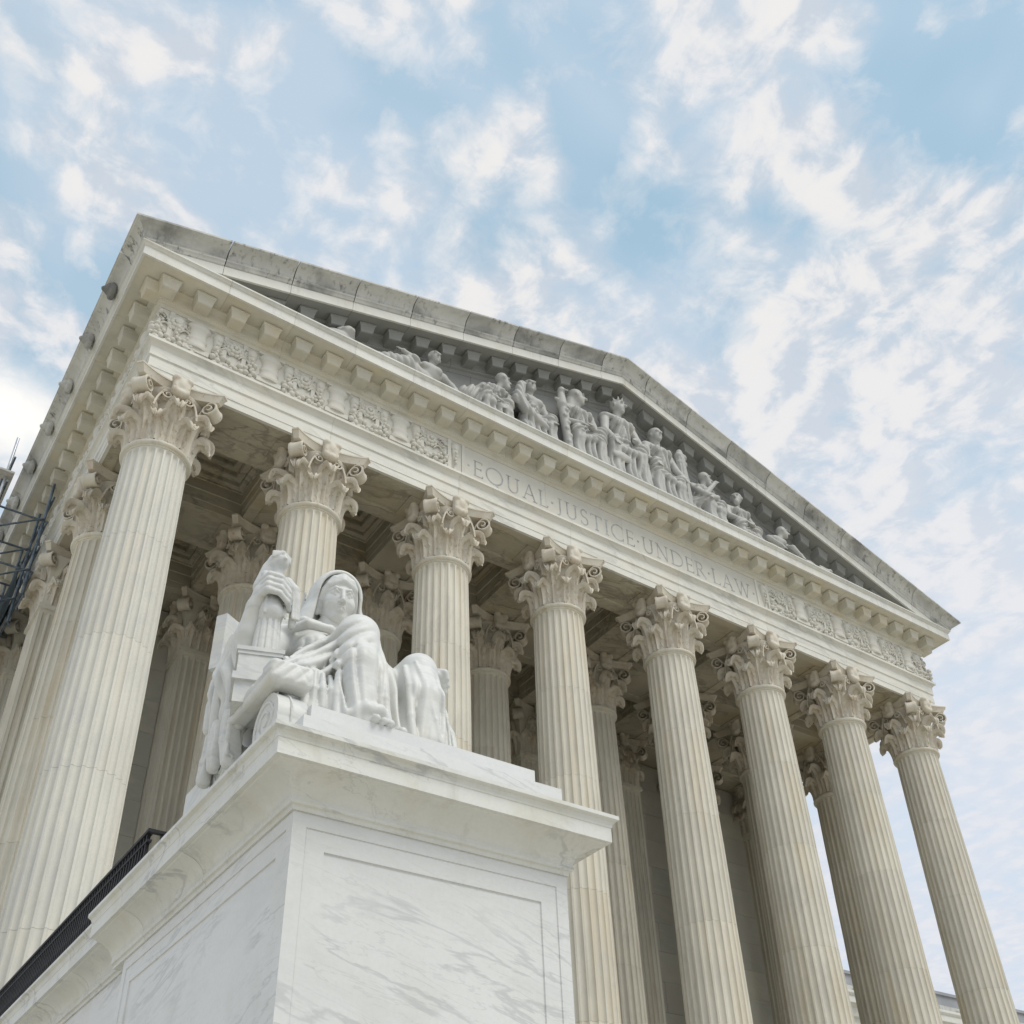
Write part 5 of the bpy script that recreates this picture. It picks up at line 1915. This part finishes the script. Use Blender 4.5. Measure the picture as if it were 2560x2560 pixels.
def figure(V, x, head_z, face=(0.0, -1.0), lean=0.0, scale=1.0, legs=((-0.5, 1.3), (0.5, 1.3)), bare=False, hips=None, beard=False, arms=None, y=-1.20):
    s = scale
    hz = head_z - 0.30 * s - PZ              # head centre above base
    hp_ = Vector((x - lean, y, PZ + (hips if hips is not None else max(0.55, hz - 1.95 * s))))
    sh = Vector((x - lean * 0.25, y - 0.13, PZ + hz - 0.60 * s))
    hd = Vector((x, y - 0.26, PZ + hz))
    ch = sh + (hp_ - sh) * 0.22 + Vector((0, -0.04, 0))
    V.rc(hp_, ch, 0.37 * s, 0.34 * s, 0.06)
    V.ell(ch, (0.47 * s, 0.32 * s, 0.40 * s), 0.05)
    for sg in (-1, 1):
        V.ell(ch + Vector((sg * 0.21 * s, -0.24 * s, 0.03 * s)), (0.20 * s, 0.12 * s, 0.16 * s), 0.04)
        V.rc(sh, sh + Vector((sg * 0.50 * s, 0.02, -0.03)), 0.19 * s, 0.20 * s, 0.05)
    V.rc(sh, hd, 0.15 * s, 0.13 * s, 0.05)
    f = Vector((face[0], face[1], 0)).normalized()
    rt = Vector((-f.y, f.x, 0))
    U = Vector((0, 0, 1))
    V.ell(hd + U * 0.05 * s - f * 0.03, (0.23 * s, 0.23 * s, 0.25 * s), 0.02)
    V.ell(hd + f * 0.08 * s - U * 0.11 * s, (0.165 * s, 0.165 * s, 0.20 * s), 0.04)
    V.ell(hd + f * 0.15 * s - U * 0.27 * s, (0.08 * s, 0.08 * s, 0.06 * s), 0.04)
    V.rc(hd + f * 0.22 * s + U * 0.03 * s, hd + f * 0.30 * s - U * 0.09 * s, 0.030 * s, 0.048 * s, 0.02)
    V.rc(hd + f * 0.215 * s + rt * 0.12 * s + U * 0.07 * s, hd + f * 0.215 * s - rt * 0.12 * s + U * 0.07 * s, 0.034 * s, None, 0.02)
    for sg in (-1, 1):
        V.ell(hd + f * 0.265 * s + rt * (sg * 0.085 * s) + U * 0.01, (0.06 * s, 0.06 * s, 0.042 * s), 0.012, cut=True)
        V.ell(hd + rt * (sg * 0.215 * s) - U * 0.02, (0.05 * s, 0.05 * s, 0.075 * s), 0.02)
    V.rc(hd + f * 0.265 * s + rt * 0.06 * s - U * 0.175 * s, hd + f * 0.265 * s - rt * 0.06 * s - U * 0.175 * s, 0.020, None, 0.01, cut=True)
    if beard:
        V.ell(hd + f * 0.17 * s - U * 0.28 * s, (0.12 * s, 0.12 * s, 0.15 * s), 0.03)
    if not bare:
        V.pleat((sh.x - 0.55 * s, -2.0, hp_.z), (sh.x + 0.55 * s, -0.9, sh.z + 0.05), lambda X, Y, Z: 15.0 / s * (X - sh.x + 0.30 * (Z - ch.z) * np.sign(X - sh.x)), 0.11 * s,
                lambda X, Y, Z: clampf(Z, hp_.z, hp_.z + 0.25) * clampf(Y, -1.15, -1.3) * clampf(Z, sh.z + 0.05, sh.z - 0.15))
    if legs:
        ks = []
        for i, (dx, kz) in enumerate(legs):
            sg = -1 if i == 0 else 1
            kn = Vector((hp_.x + dx * s, -1.72, PZ + kz * s))
            ks.append(kn)
            V.rc(hp_ + Vector((sg * 0.18 * s, -0.05, -0.12 * s)), kn, 0.30 * s, 0.225 * s, 0.05)
        for i, kn in enumerate(ks):
            V.rc(kn, (kn.x * 0.85 + hp_.x * 0.15, -1.66, PZ - 0.02), 0.215 * s, 0.15 * s, 0.03)
        mx = (ks[0].x + ks[1].x) / 2
        mz = min(ks[0].z, ks[1].z)
        V.rc((mx, -1.45, mz - 0.1), (mx, -1.56, PZ), 0.30 * s, 0.30 * s, 0.05)
        V.rc(ks[0] - U * 0.35, ks[1] - U * 0.35, 0.17 * s, 0.17 * s, 0.06)
        for kn in ks:
            V.rc((kn.x, -1.50, kn.z - 0.2), (kn.x, -1.60, PZ), 0.24 * s, 0.27 * s, 0.06)
        V.rc((hp_.x - 0.45, -1.2, PZ + 0.35), (hp_.x + 0.45, -1.2, PZ + 0.35), 0.35, 0.35, 0.05)
        V.pleat((mx - 1.0, -2.0, PZ - 0.05), (mx + 1.0, -1.3, mz), lambda X, Y, Z: 13.0 * (X - mx + 0.05 * np.sin(4 * Z)), 0.15,
                lambda X, Y, Z: clampf(Z, mz, mz - 0.45) * (1 - 0.75 * np.maximum(np.exp(-((X - ks[0].x) / 0.16) ** 2), np.exp(-((X - ks[1].x) / 0.16) ** 2))))
        V.pleat((mx - 1.0, -2.0, mz - 0.1), (mx + 1.0, -1.25, mz + 0.5), lambda X, Y, Z: 17.0 * (Z + 0.5 * np.abs(X - mx)), 0.06, lambda X, Y, Z: clampf(Y, -1.25, -1.4) + 0 * X)
    for (sg, el, ha) in (arms or ()):
        a0 = sh + Vector((sg * 0.50 * s, 0, -0.06))
        e = Vector(el)
        hnd = Vector(ha)
        V.rc(a0, e, 0.165 * s, 0.125 * s, 0.025)
        V.rc(e, hnd, 0.125 * s, 0.08 * s, 0.02)
        V.ell(hnd, (0.10 * s, 0.10 * s, 0.09 * s), 0.02)
        dv = (hnd - e).normalized()
        for k in range(3):
            V.rc(hnd + Vector((0.05 * (k - 1), -0.03, 0)), hnd + dv * 0.20 * s + Vector((0.07 * (k - 1), -0.04, -0.05)), 0.036, 0.030, 0.008)
    return hd, f, rt


def pediment_thing(V, name, label):
    V.waves(0.006, 9, 2)
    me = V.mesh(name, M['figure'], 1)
    o = obj(name, me)
    tag(o, label, 'sculpture', 'pediment sculptures')
    return o


Zp = lambda z: ABZ + z
# small crouching lion-like head at the left end
V = pvol(4.0, 0.7, 1.3, 0.032)
V.ell((3.95, -1.40, PZ + 0.30), (0.55, 0.3, 0.32), 0.05).ell((4.18, -1.55, PZ + 0.62), (0.22, 0.22, 0.22), 0.05).ell((4.24, -1.72, PZ + 0.58), (0.10, 0.1, 0.09), 0.03)
for k in range(9):
    a = 2 * math.pi * k / 9
    V.ell((4.15 + 0.22 * math.cos(a), -1.46, PZ + 0.62 + 0.22 * math.sin(a)), (0.09, 0.1, 0.09), 0.02)
pediment_thing(V, 'carved_animal', 'small carved animal head at the far left end of the pediment')
# reclining youth
V = pvol(6.7, 2.1, 2.6)
figure(V, 7.20, Zp(5.42), (0.05, -1), lean=0.35, scale=0.95, legs=None, bare=True, hips=0.35, arms=[(-1, (6.45, -1.66, PZ + 0.78), (6.02, -1.62, PZ + 0.95)), (1, (7.92, -1.35, PZ + 0.75), (7.85, -1.66, PZ + 0.30))])
V.poly([(6.85, -1.3, PZ + 0.3), (6.2, -1.5, PZ + 0.55), (5.6, -1.5, PZ + 0.40), (4.9, -1.5, PZ + 0.12)], [0.36, 0.27, 0.22, 0.14], 0.05)
V.pleat((4.9, -2.0, PZ), (6.7, -1.2, PZ + 0.9), lambda X, Y, Z: 13.0 * (X + 0.5 * Z), 0.05, lambda X, Y, Z: clampf(X, 6.7, 6.4) + 0 * Y * Z)
pediment_thing(V, 'pediment_figure', 'reclining bare-chested stone youth near the left end of the pediment')
# bending man
V = pvol(9.4, 1.4, 3.0)
figure(V, 9.80, Zp(5.98), (1, -0.30), lean=0.75, scale=0.97, legs=((-0.1, 0.85), (0.75, 0.70)), hips=0.75, beard=True, arms=[(1, (9.95, -1.66, PZ + 0.80), (9.62, -1.80, PZ + 0.45)), (-1, (8.80, -1.66, PZ + 0.85), (9.25, -1.84, PZ + 0.62))])
V.rc((8.45, -1.35, PZ + 0.5), (8.9, -1.3, PZ + 0.9), 0.42, 0.40, 0.06)
V.pleat((8.0, -2.0, PZ), (9.1, -1.2, PZ + 1.3), lambda X, Y, Z: 14.0 * (X - 0.4 * Z), 0.09, lambda X, Y, Z: clampf(X, 9.1, 8.8) + 0 * Y * Z)
pediment_thing(V, 'pediment_figure', 'stone man bending forward, second person from the left in the pediment')
# bald man with bare chest
V = pvol(11.0, 1.1, 3.4)
figure(V, 10.92, Zp(6.38), (-0.15, -1), lean=-0.05, scale=1.0, bare=True, hips=0.95, legs=((-0.30, 1.05), (0.55, 0.95)), arms=[(-1, (10.22, -1.60, PZ + 1.35), (10.40, -1.74, PZ + 1.95)), (1, (11.62, -1.45, PZ + 1.20), (11.60, -1.78, PZ + 0.85))])
V.poly([(10.38, -1.70, PZ + 2.02), (10.26, -1.70, PZ + 1.3), (10.5, -1.80, PZ + 0.8), (11.2, -1.84, PZ + 0.35)], [0.15, 0.2, 0.17, 0.12], 0.04)
V.pleat((10.0, -2.02, PZ), (11.3, -1.5, PZ + 2.0), lambda X, Y, Z: 20.0 * (X + 0.35 * Z), 0.05, lambda X, Y, Z: clampf(X, 10.95, 10.6) + 0 * Y * Z)
pediment_thing(V, 'pediment_figure', 'seated bald stone man with bare chest and draped arm in the pediment')
# standard post
V = pvol(12.15, 0.5, 3.3, 0.028)
V.rc((12.25, -1.70, PZ), (12.10, -1.66, PZ + 2.1), 0.15, 0.14, 0.04)
V.rc((12.10, -1.66, PZ + 2.1), (12.10, -1.66, PZ + 2.65), 0.19, 0.13, 0.05).ell((12.08, -1.70, PZ + 2.78), (0.13, 0.14, 0.15), 0.03)
V.rc((11.85, -1.66, PZ + 2.30), (12.4, -1.66, PZ + 2.15), 0.06, None, 0.02).rc((12.12, -1.82, PZ + 2.76), (12.22, -1.90, PZ + 2.68), 0.04, 0.03, 0.02)
for k in range(6):
    V.ell((12.18 - 0.02 * k + 0.1 * (k % 2), -1.82, PZ + 0.3 + 0.3 * k), (0.07, 0.05, 0.09), 0.02)
pediment_thing(V, 'carved_standard', 'tall stone standard with an eagle top beside the seated soldier left of the apex')
# veiled soldier
V = pvol(13.05, 1.15, 4.0)
hd, f, rt = figure(V, 12.98, Zp(7.08), (0.80, -0.60), lean=-0.05, scale=1.08, hips=1.20, legs=((-0.35, 1.05), (0.58, 1.42)), arms=[(-1, (12.28, -1.58, PZ + 1.55), (12.72, -1.84, PZ + 1.42)), (1, (13.75, -1.50, PZ + 1.62), (13.15, -1.86, PZ + 1.50))])
V.ell(hd + Vector((-0.06, 0.06, 0.10)), (0.27, 0.27, 0.28), 0.04).rc(hd + Vector((-0.14, 0.12, 0)), (12.70, -1.25, PZ + 2.5), 0.20, 0.26, 0.05)
pediment_thing(V, 'pediment_figure', 'seated stone soldier with veiled head looking right, just left of the apex')
# crowned figure under the apex
V = pvol(14.95, 1.2, 4.7)
hd, f, rt = figure(V, 14.86, Zp(7.72), (0.45, -0.9), lean=0.0, scale=1.14, hips=1.45, legs=((-0.52, 1.35), (0.56, 1.48)), arms=[(-1, (14.00, -1.60, PZ + 2.05), (14.18, -1.88, PZ + 1.45)), (1, (15.68, -1.55, PZ + 2.05), (15.10, -1.90, PZ + 1.85))])
for k in range(9):
    a = 2 * math.pi * k / 9
    c_ = hd + Vector((0.21 * math.cos(a), 0.23 * math.sin(a), 0.18))
    V.rc(c_, c_ + Vector((0.06 * math.cos(a), 0.06 * math.sin(a), 0.11)), 0.05, 0.022, 0.02)
V.poly([(14.25, -1.48, PZ + 3.05), (14.85, -1.66, PZ + 2.92), (15.45, -1.48, PZ + 3.0)], [0.11, 0.09, 0.11], 0.03)
V.ell((14.45, -1.86, PZ + 0.75), (0.42, 0.10, 0.20), 0.02)
pediment_thing(V, 'pediment_figure', 'crowned stone woman enthroned directly below the pediment apex')
# helmeted soldier to the right
V = pvol(16.6, 1.2, 4.2)
hd, f, rt = figure(V, 16.62, Zp(7.22), (-0.05, -1), lean=-0.15, scale=1.05, hips=1.25, legs=((-0.60, 1.42), (0.45, 1.05)), arms=[(-1, (15.92, -1.55, PZ + 1.75), (16.1, -1.84, PZ + 1.40)), (1, (17.25, -1.60, PZ + 1.75), (17.38, -1.86, PZ + 1.20))])
V.ell(hd + Vector((0, 0.06, 0.12)), (0.26, 0.28, 0.27), 0.02).rc(hd + Vector((0.0, 0.12, 0.0)), hd + Vector((0.02, 0.16, -0.38)), 0.21, 0.17, 0.04)
pediment_thing(V, 'pediment_figure', 'helmeted stone soldier seated just right of the apex')
# bundle of rods
V = pvol(17.55, 0.4, 3.4, 0.026)
for k in range(10):
    a = 2 * math.pi * k / 10
    V.rc((17.55 + 0.15 * math.cos(a), -1.66 + 0.13 * math.sin(a), PZ), (17.50 + 0.15 * math.cos(a), -1.64 + 0.13 * math.sin(a), PZ + 2.45), 0.05, None, 0.006)
V.rc((17.55, -1.66, PZ), (17.50, -1.64, PZ + 2.5), 0.13, 0.13, 0.02)
for zq in (0.6, 1.4, 2.2, 2.55):
    V.rc((17.42, -1.66, PZ + zq), (17.64, -1.66, PZ + zq), 0.15 if zq > 2.5 else 0.135, None, 0.02)
V.ell((17.50, -1.66, PZ + 2.72), (0.14, 0.13, 0.18), 0.05)
pediment_thing(V, 'carved_rod_bundle', 'stone bundle of rods held by the soldier right of the apex')
# thinking old man
V = pvol(18.7, 1.15, 3.2)
figure(V, 18.84, Zp(6.18), (0.9, -0.45), lean=0.50, scale=0.97, legs=((0.30, 1.05), (0.85, 0.92)), hips=0.85, beard=True, arms=[(-1, (18.38, -1.80, PZ + 1.05), (18.98, -1.80, PZ + 1.88)), (1, (18.98, -1.78, PZ + 1.15), (18.65, -1.88, PZ + 0.98))])
pediment_thing(V, 'pediment_figure', 'stone old man resting his head on his hand, right of the rod bundle')
# draped man, upper body
V = pvol(20.4, 1.15, 2.9)
figure(V, 20.42, Zp(5.95), (-0.8, -0.6), lean=0.0, scale=1.0, legs=((-0.35, 0.45), (0.45, 0.42)), hips=0.55, beard=True, arms=[(-1, (19.72, -1.55, PZ + 0.85), (20.15, -1.86, PZ + 0.58)), (1, (21.10, -1.5, PZ + 0.85), (20.55, -1.88, PZ + 0.55))])
pediment_thing(V, 'pediment_figure', 'bearded stone man in a tunic reading, right half of the pediment')
# reclining youth at the right, looking down
V = pvol(22.6, 1.7, 2.3)
figure(V, 22.72, Zp(5.33), (0.85, -0.6), lean=0.95, scale=0.92, legs=None, bare=True, hips=0.40, arms=[(-1, (21.55, -1.70, PZ + 0.50), (22.0, -1.84, PZ + 0.25)), (1, (22.85, -1.70, PZ + 0.60), (23.05, -1.84, PZ + 0.20))])
V.poly([(21.8, -1.3, PZ + 0.25), (22.9, -1.4, PZ + 0.10), (23.8, -1.5, PZ + 0.05)], [0.3, 0.2, 0.15], 0.06)
pediment_thing(V, 'pediment_figure', 'stone youth lying down and looking at the ground near the right end of the pediment')
# mound and animal at the far right end
V = pvol(24.2, 1.0, 1.2, 0.03)
V.ell((23.7, -1.55, PZ + 0.12), (0.5, 0.25, 0.28), 0.06).ell((24.5, -1.55, PZ + 0.15), (0.4, 0.25, 0.26), 0.05).ell((24.85, -1.66, PZ + 0.30), (0.13, 0.12, 0.11), 0.04)
for k in range(5):
    V.rc((24.25 + 0.12 * k, -1.78, PZ), (24.3 + 0.1 * k, -1.70, PZ + 0.34), 0.04, None, 0.02)
pediment_thing(V, 'carved_animal', 'small carved mound and animal at the far right end of the pediment')

# ================================================================ WING OF THE BUILDING (far right)
wing = thing('building_wing', (70, 20, 0), 'low grey-white stone side wing with cornice seen far right between the columns', 'building')
WY = 14.0
MB().box(31.0, 110, WY + 0.9, WY + 20, 0.003, 16.2).build('wall', M['wall'], wing)
fw = lambda t, p, z: (t, WY - p, z)
wprof = [(-1.2, 16.1), (-0.55, 16.1), (-0.55, 16.45), (-0.35, 16.5), (-0.30, 16.62), (-0.30, 16.9), (-0.1, 17.0), (0.0, 17.05), (0.0, 17.36), (0.05, 17.40), (0.10, 17.5), (0.10, 17.62), (-1.2, 17.62)]
for i in range(10):
    me = piece(wprof, fw, 31.0 + 7.9 * i, 31.0 + 7.9 * (i + 1)).mesh('cornice', M['corona'], 25)
    fix_normals(me)
    obj('cornice', me, wing)
MB().box(31, 110, WY + 0.35, WY + 1.5, 17.63, 18.05).build('gutter', M['sima'], wing)
MB().box(31, 110, WY + 0.40, WY + 1.4, 18.05, 18.62).build('parapet', M['roof'], wing)
MB().box(31, 110, WY + 0.30, WY + 1.5, 18.62, 18.78).build('parapet_coping', M['roof'], wing)
dt = MB().box(-0.09, 0.09, WY + 0.31, WY + 0.5, 16.63, 16.86).mesh('dentil', M['corona'])
for i in range(110):
    obj('dentil', dt, wing, (32 + 0.3 * i, 0, 0))
wl = MB().sphere((0, WY - 0.02, 17.80), (0.14, 0.2, 0.16), 10, 7).mesh('lion_head', M['corona'], 60)
for i in range(14):
    obj('lion_head', wl, wing, (45.85 + 4.2 * (i - 3), 0.25, 0))

# ================================================================ SCAFFOLD on the left flank
sc = thing('scaffold', (-2.6, 11, 0), 'dark steel pole scaffold with netting at the left flank of the building', 'scaffold')
SX = (-2.75, -1.35)
SY = (7.7, 9.4, 11.6, 13.8, 16.0)
for y in SY:
    for x in SX:
        top = 27.1 if x < -2 else 25.8
        MB().tube([(x, y, 0.01 if x < -2 else 21.4), (x, y, top)], 0.045, 8).build('standard', M['alu'] if (y == 7.7 and x < -2) else M['pipe'], sc, 60)
for zl in np.arange(2.0, 27.0, 1.0):
    for x in SX:
        if x > -2 and (zl > 25.8 or zl < 21.5):
            continue
        MB().tube([(x + 0.07, 7.35, zl), (x + 0.07, 16.3, zl)], 0.035, 8).build('ledger', M['pipe'], sc, 60)
for zl in np.arange(2.3, 26.0, 2.0):
    for y in SY:
        MB().tube([(-3.1, y + 0.07, zl), (-1.2 if zl > 21.5 else -2.6, y + 0.07, zl)], 0.035, 8).build('transom', M['pipe'], sc, 60)
for zl in np.arange(3.3, 25.0, 2.0):
    for i in range(len(SY) - 1):
        if zl > 21.2:
            MB().tube([(-1.28, SY[i], zl), (-1.28, SY[i + 1], zl + 2)], 0.03, 8).build('brace', M['pipe'], sc, 60)
        MB().tube([(-2.82, SY[i + 1], zl), (-2.82, SY[i], zl + 2)], 0.03, 8).build('brace', M['pipe'], sc, 60)
for y in SY[:2]:
    for zl in np.arange(21.3, 25.0, 2.0):
        MB().tube([(-2.75, y - 0.06, zl), (-1.35, y - 0.06, zl + 1.0)], 0.03, 8).build('brace', M['pipe'], sc, 60)
for zl in (25.4,):
    for k in range(1):
        MB().box(-3.0 + 0.42 * k, -2.55 + 0.42 * k, 7.4, 16.2, zl, zl + 0.07).build('board', M['plank'], sc)
# netting panels as cloth with waves
for (x, y0, y1, z0, z1) in ((-1.42, 9.9, 15.8, 22.2, 24.2), (-2.9, 9.4, 16, 20.6, 23.6)):
    nm = MB()
    nx_, nz_ = 24, 10
    vs, fs = [], []
    for off_ in (0.0, 0.012):
        for j in range(nz_ + 1):
            for i in range(nx_ + 1):
                u, v = i / nx_, j / nz_
                vs.append((x + off_ + 0.05 * math.sin(9 * u + 5 * v) * math.sin(3.1 * v), y0 + (y1 - y0) * u, z0 + (z1 - z0) * v))
    N = (nx_ + 1) * (nz_ + 1)
    for j in range(nz_):
        for i in range(nx_):
            p = j * (nx_ + 1) + i
            fs.append((p, p + 1, p + nx_ + 2, p + nx_ + 1))
            fs.append((N + p + 1, N + p, N + p + nx_ + 1, N + p + nx_ + 2))
    nm.add(vs, fs)
    nm.build('netting', M['net'], sc, 60)
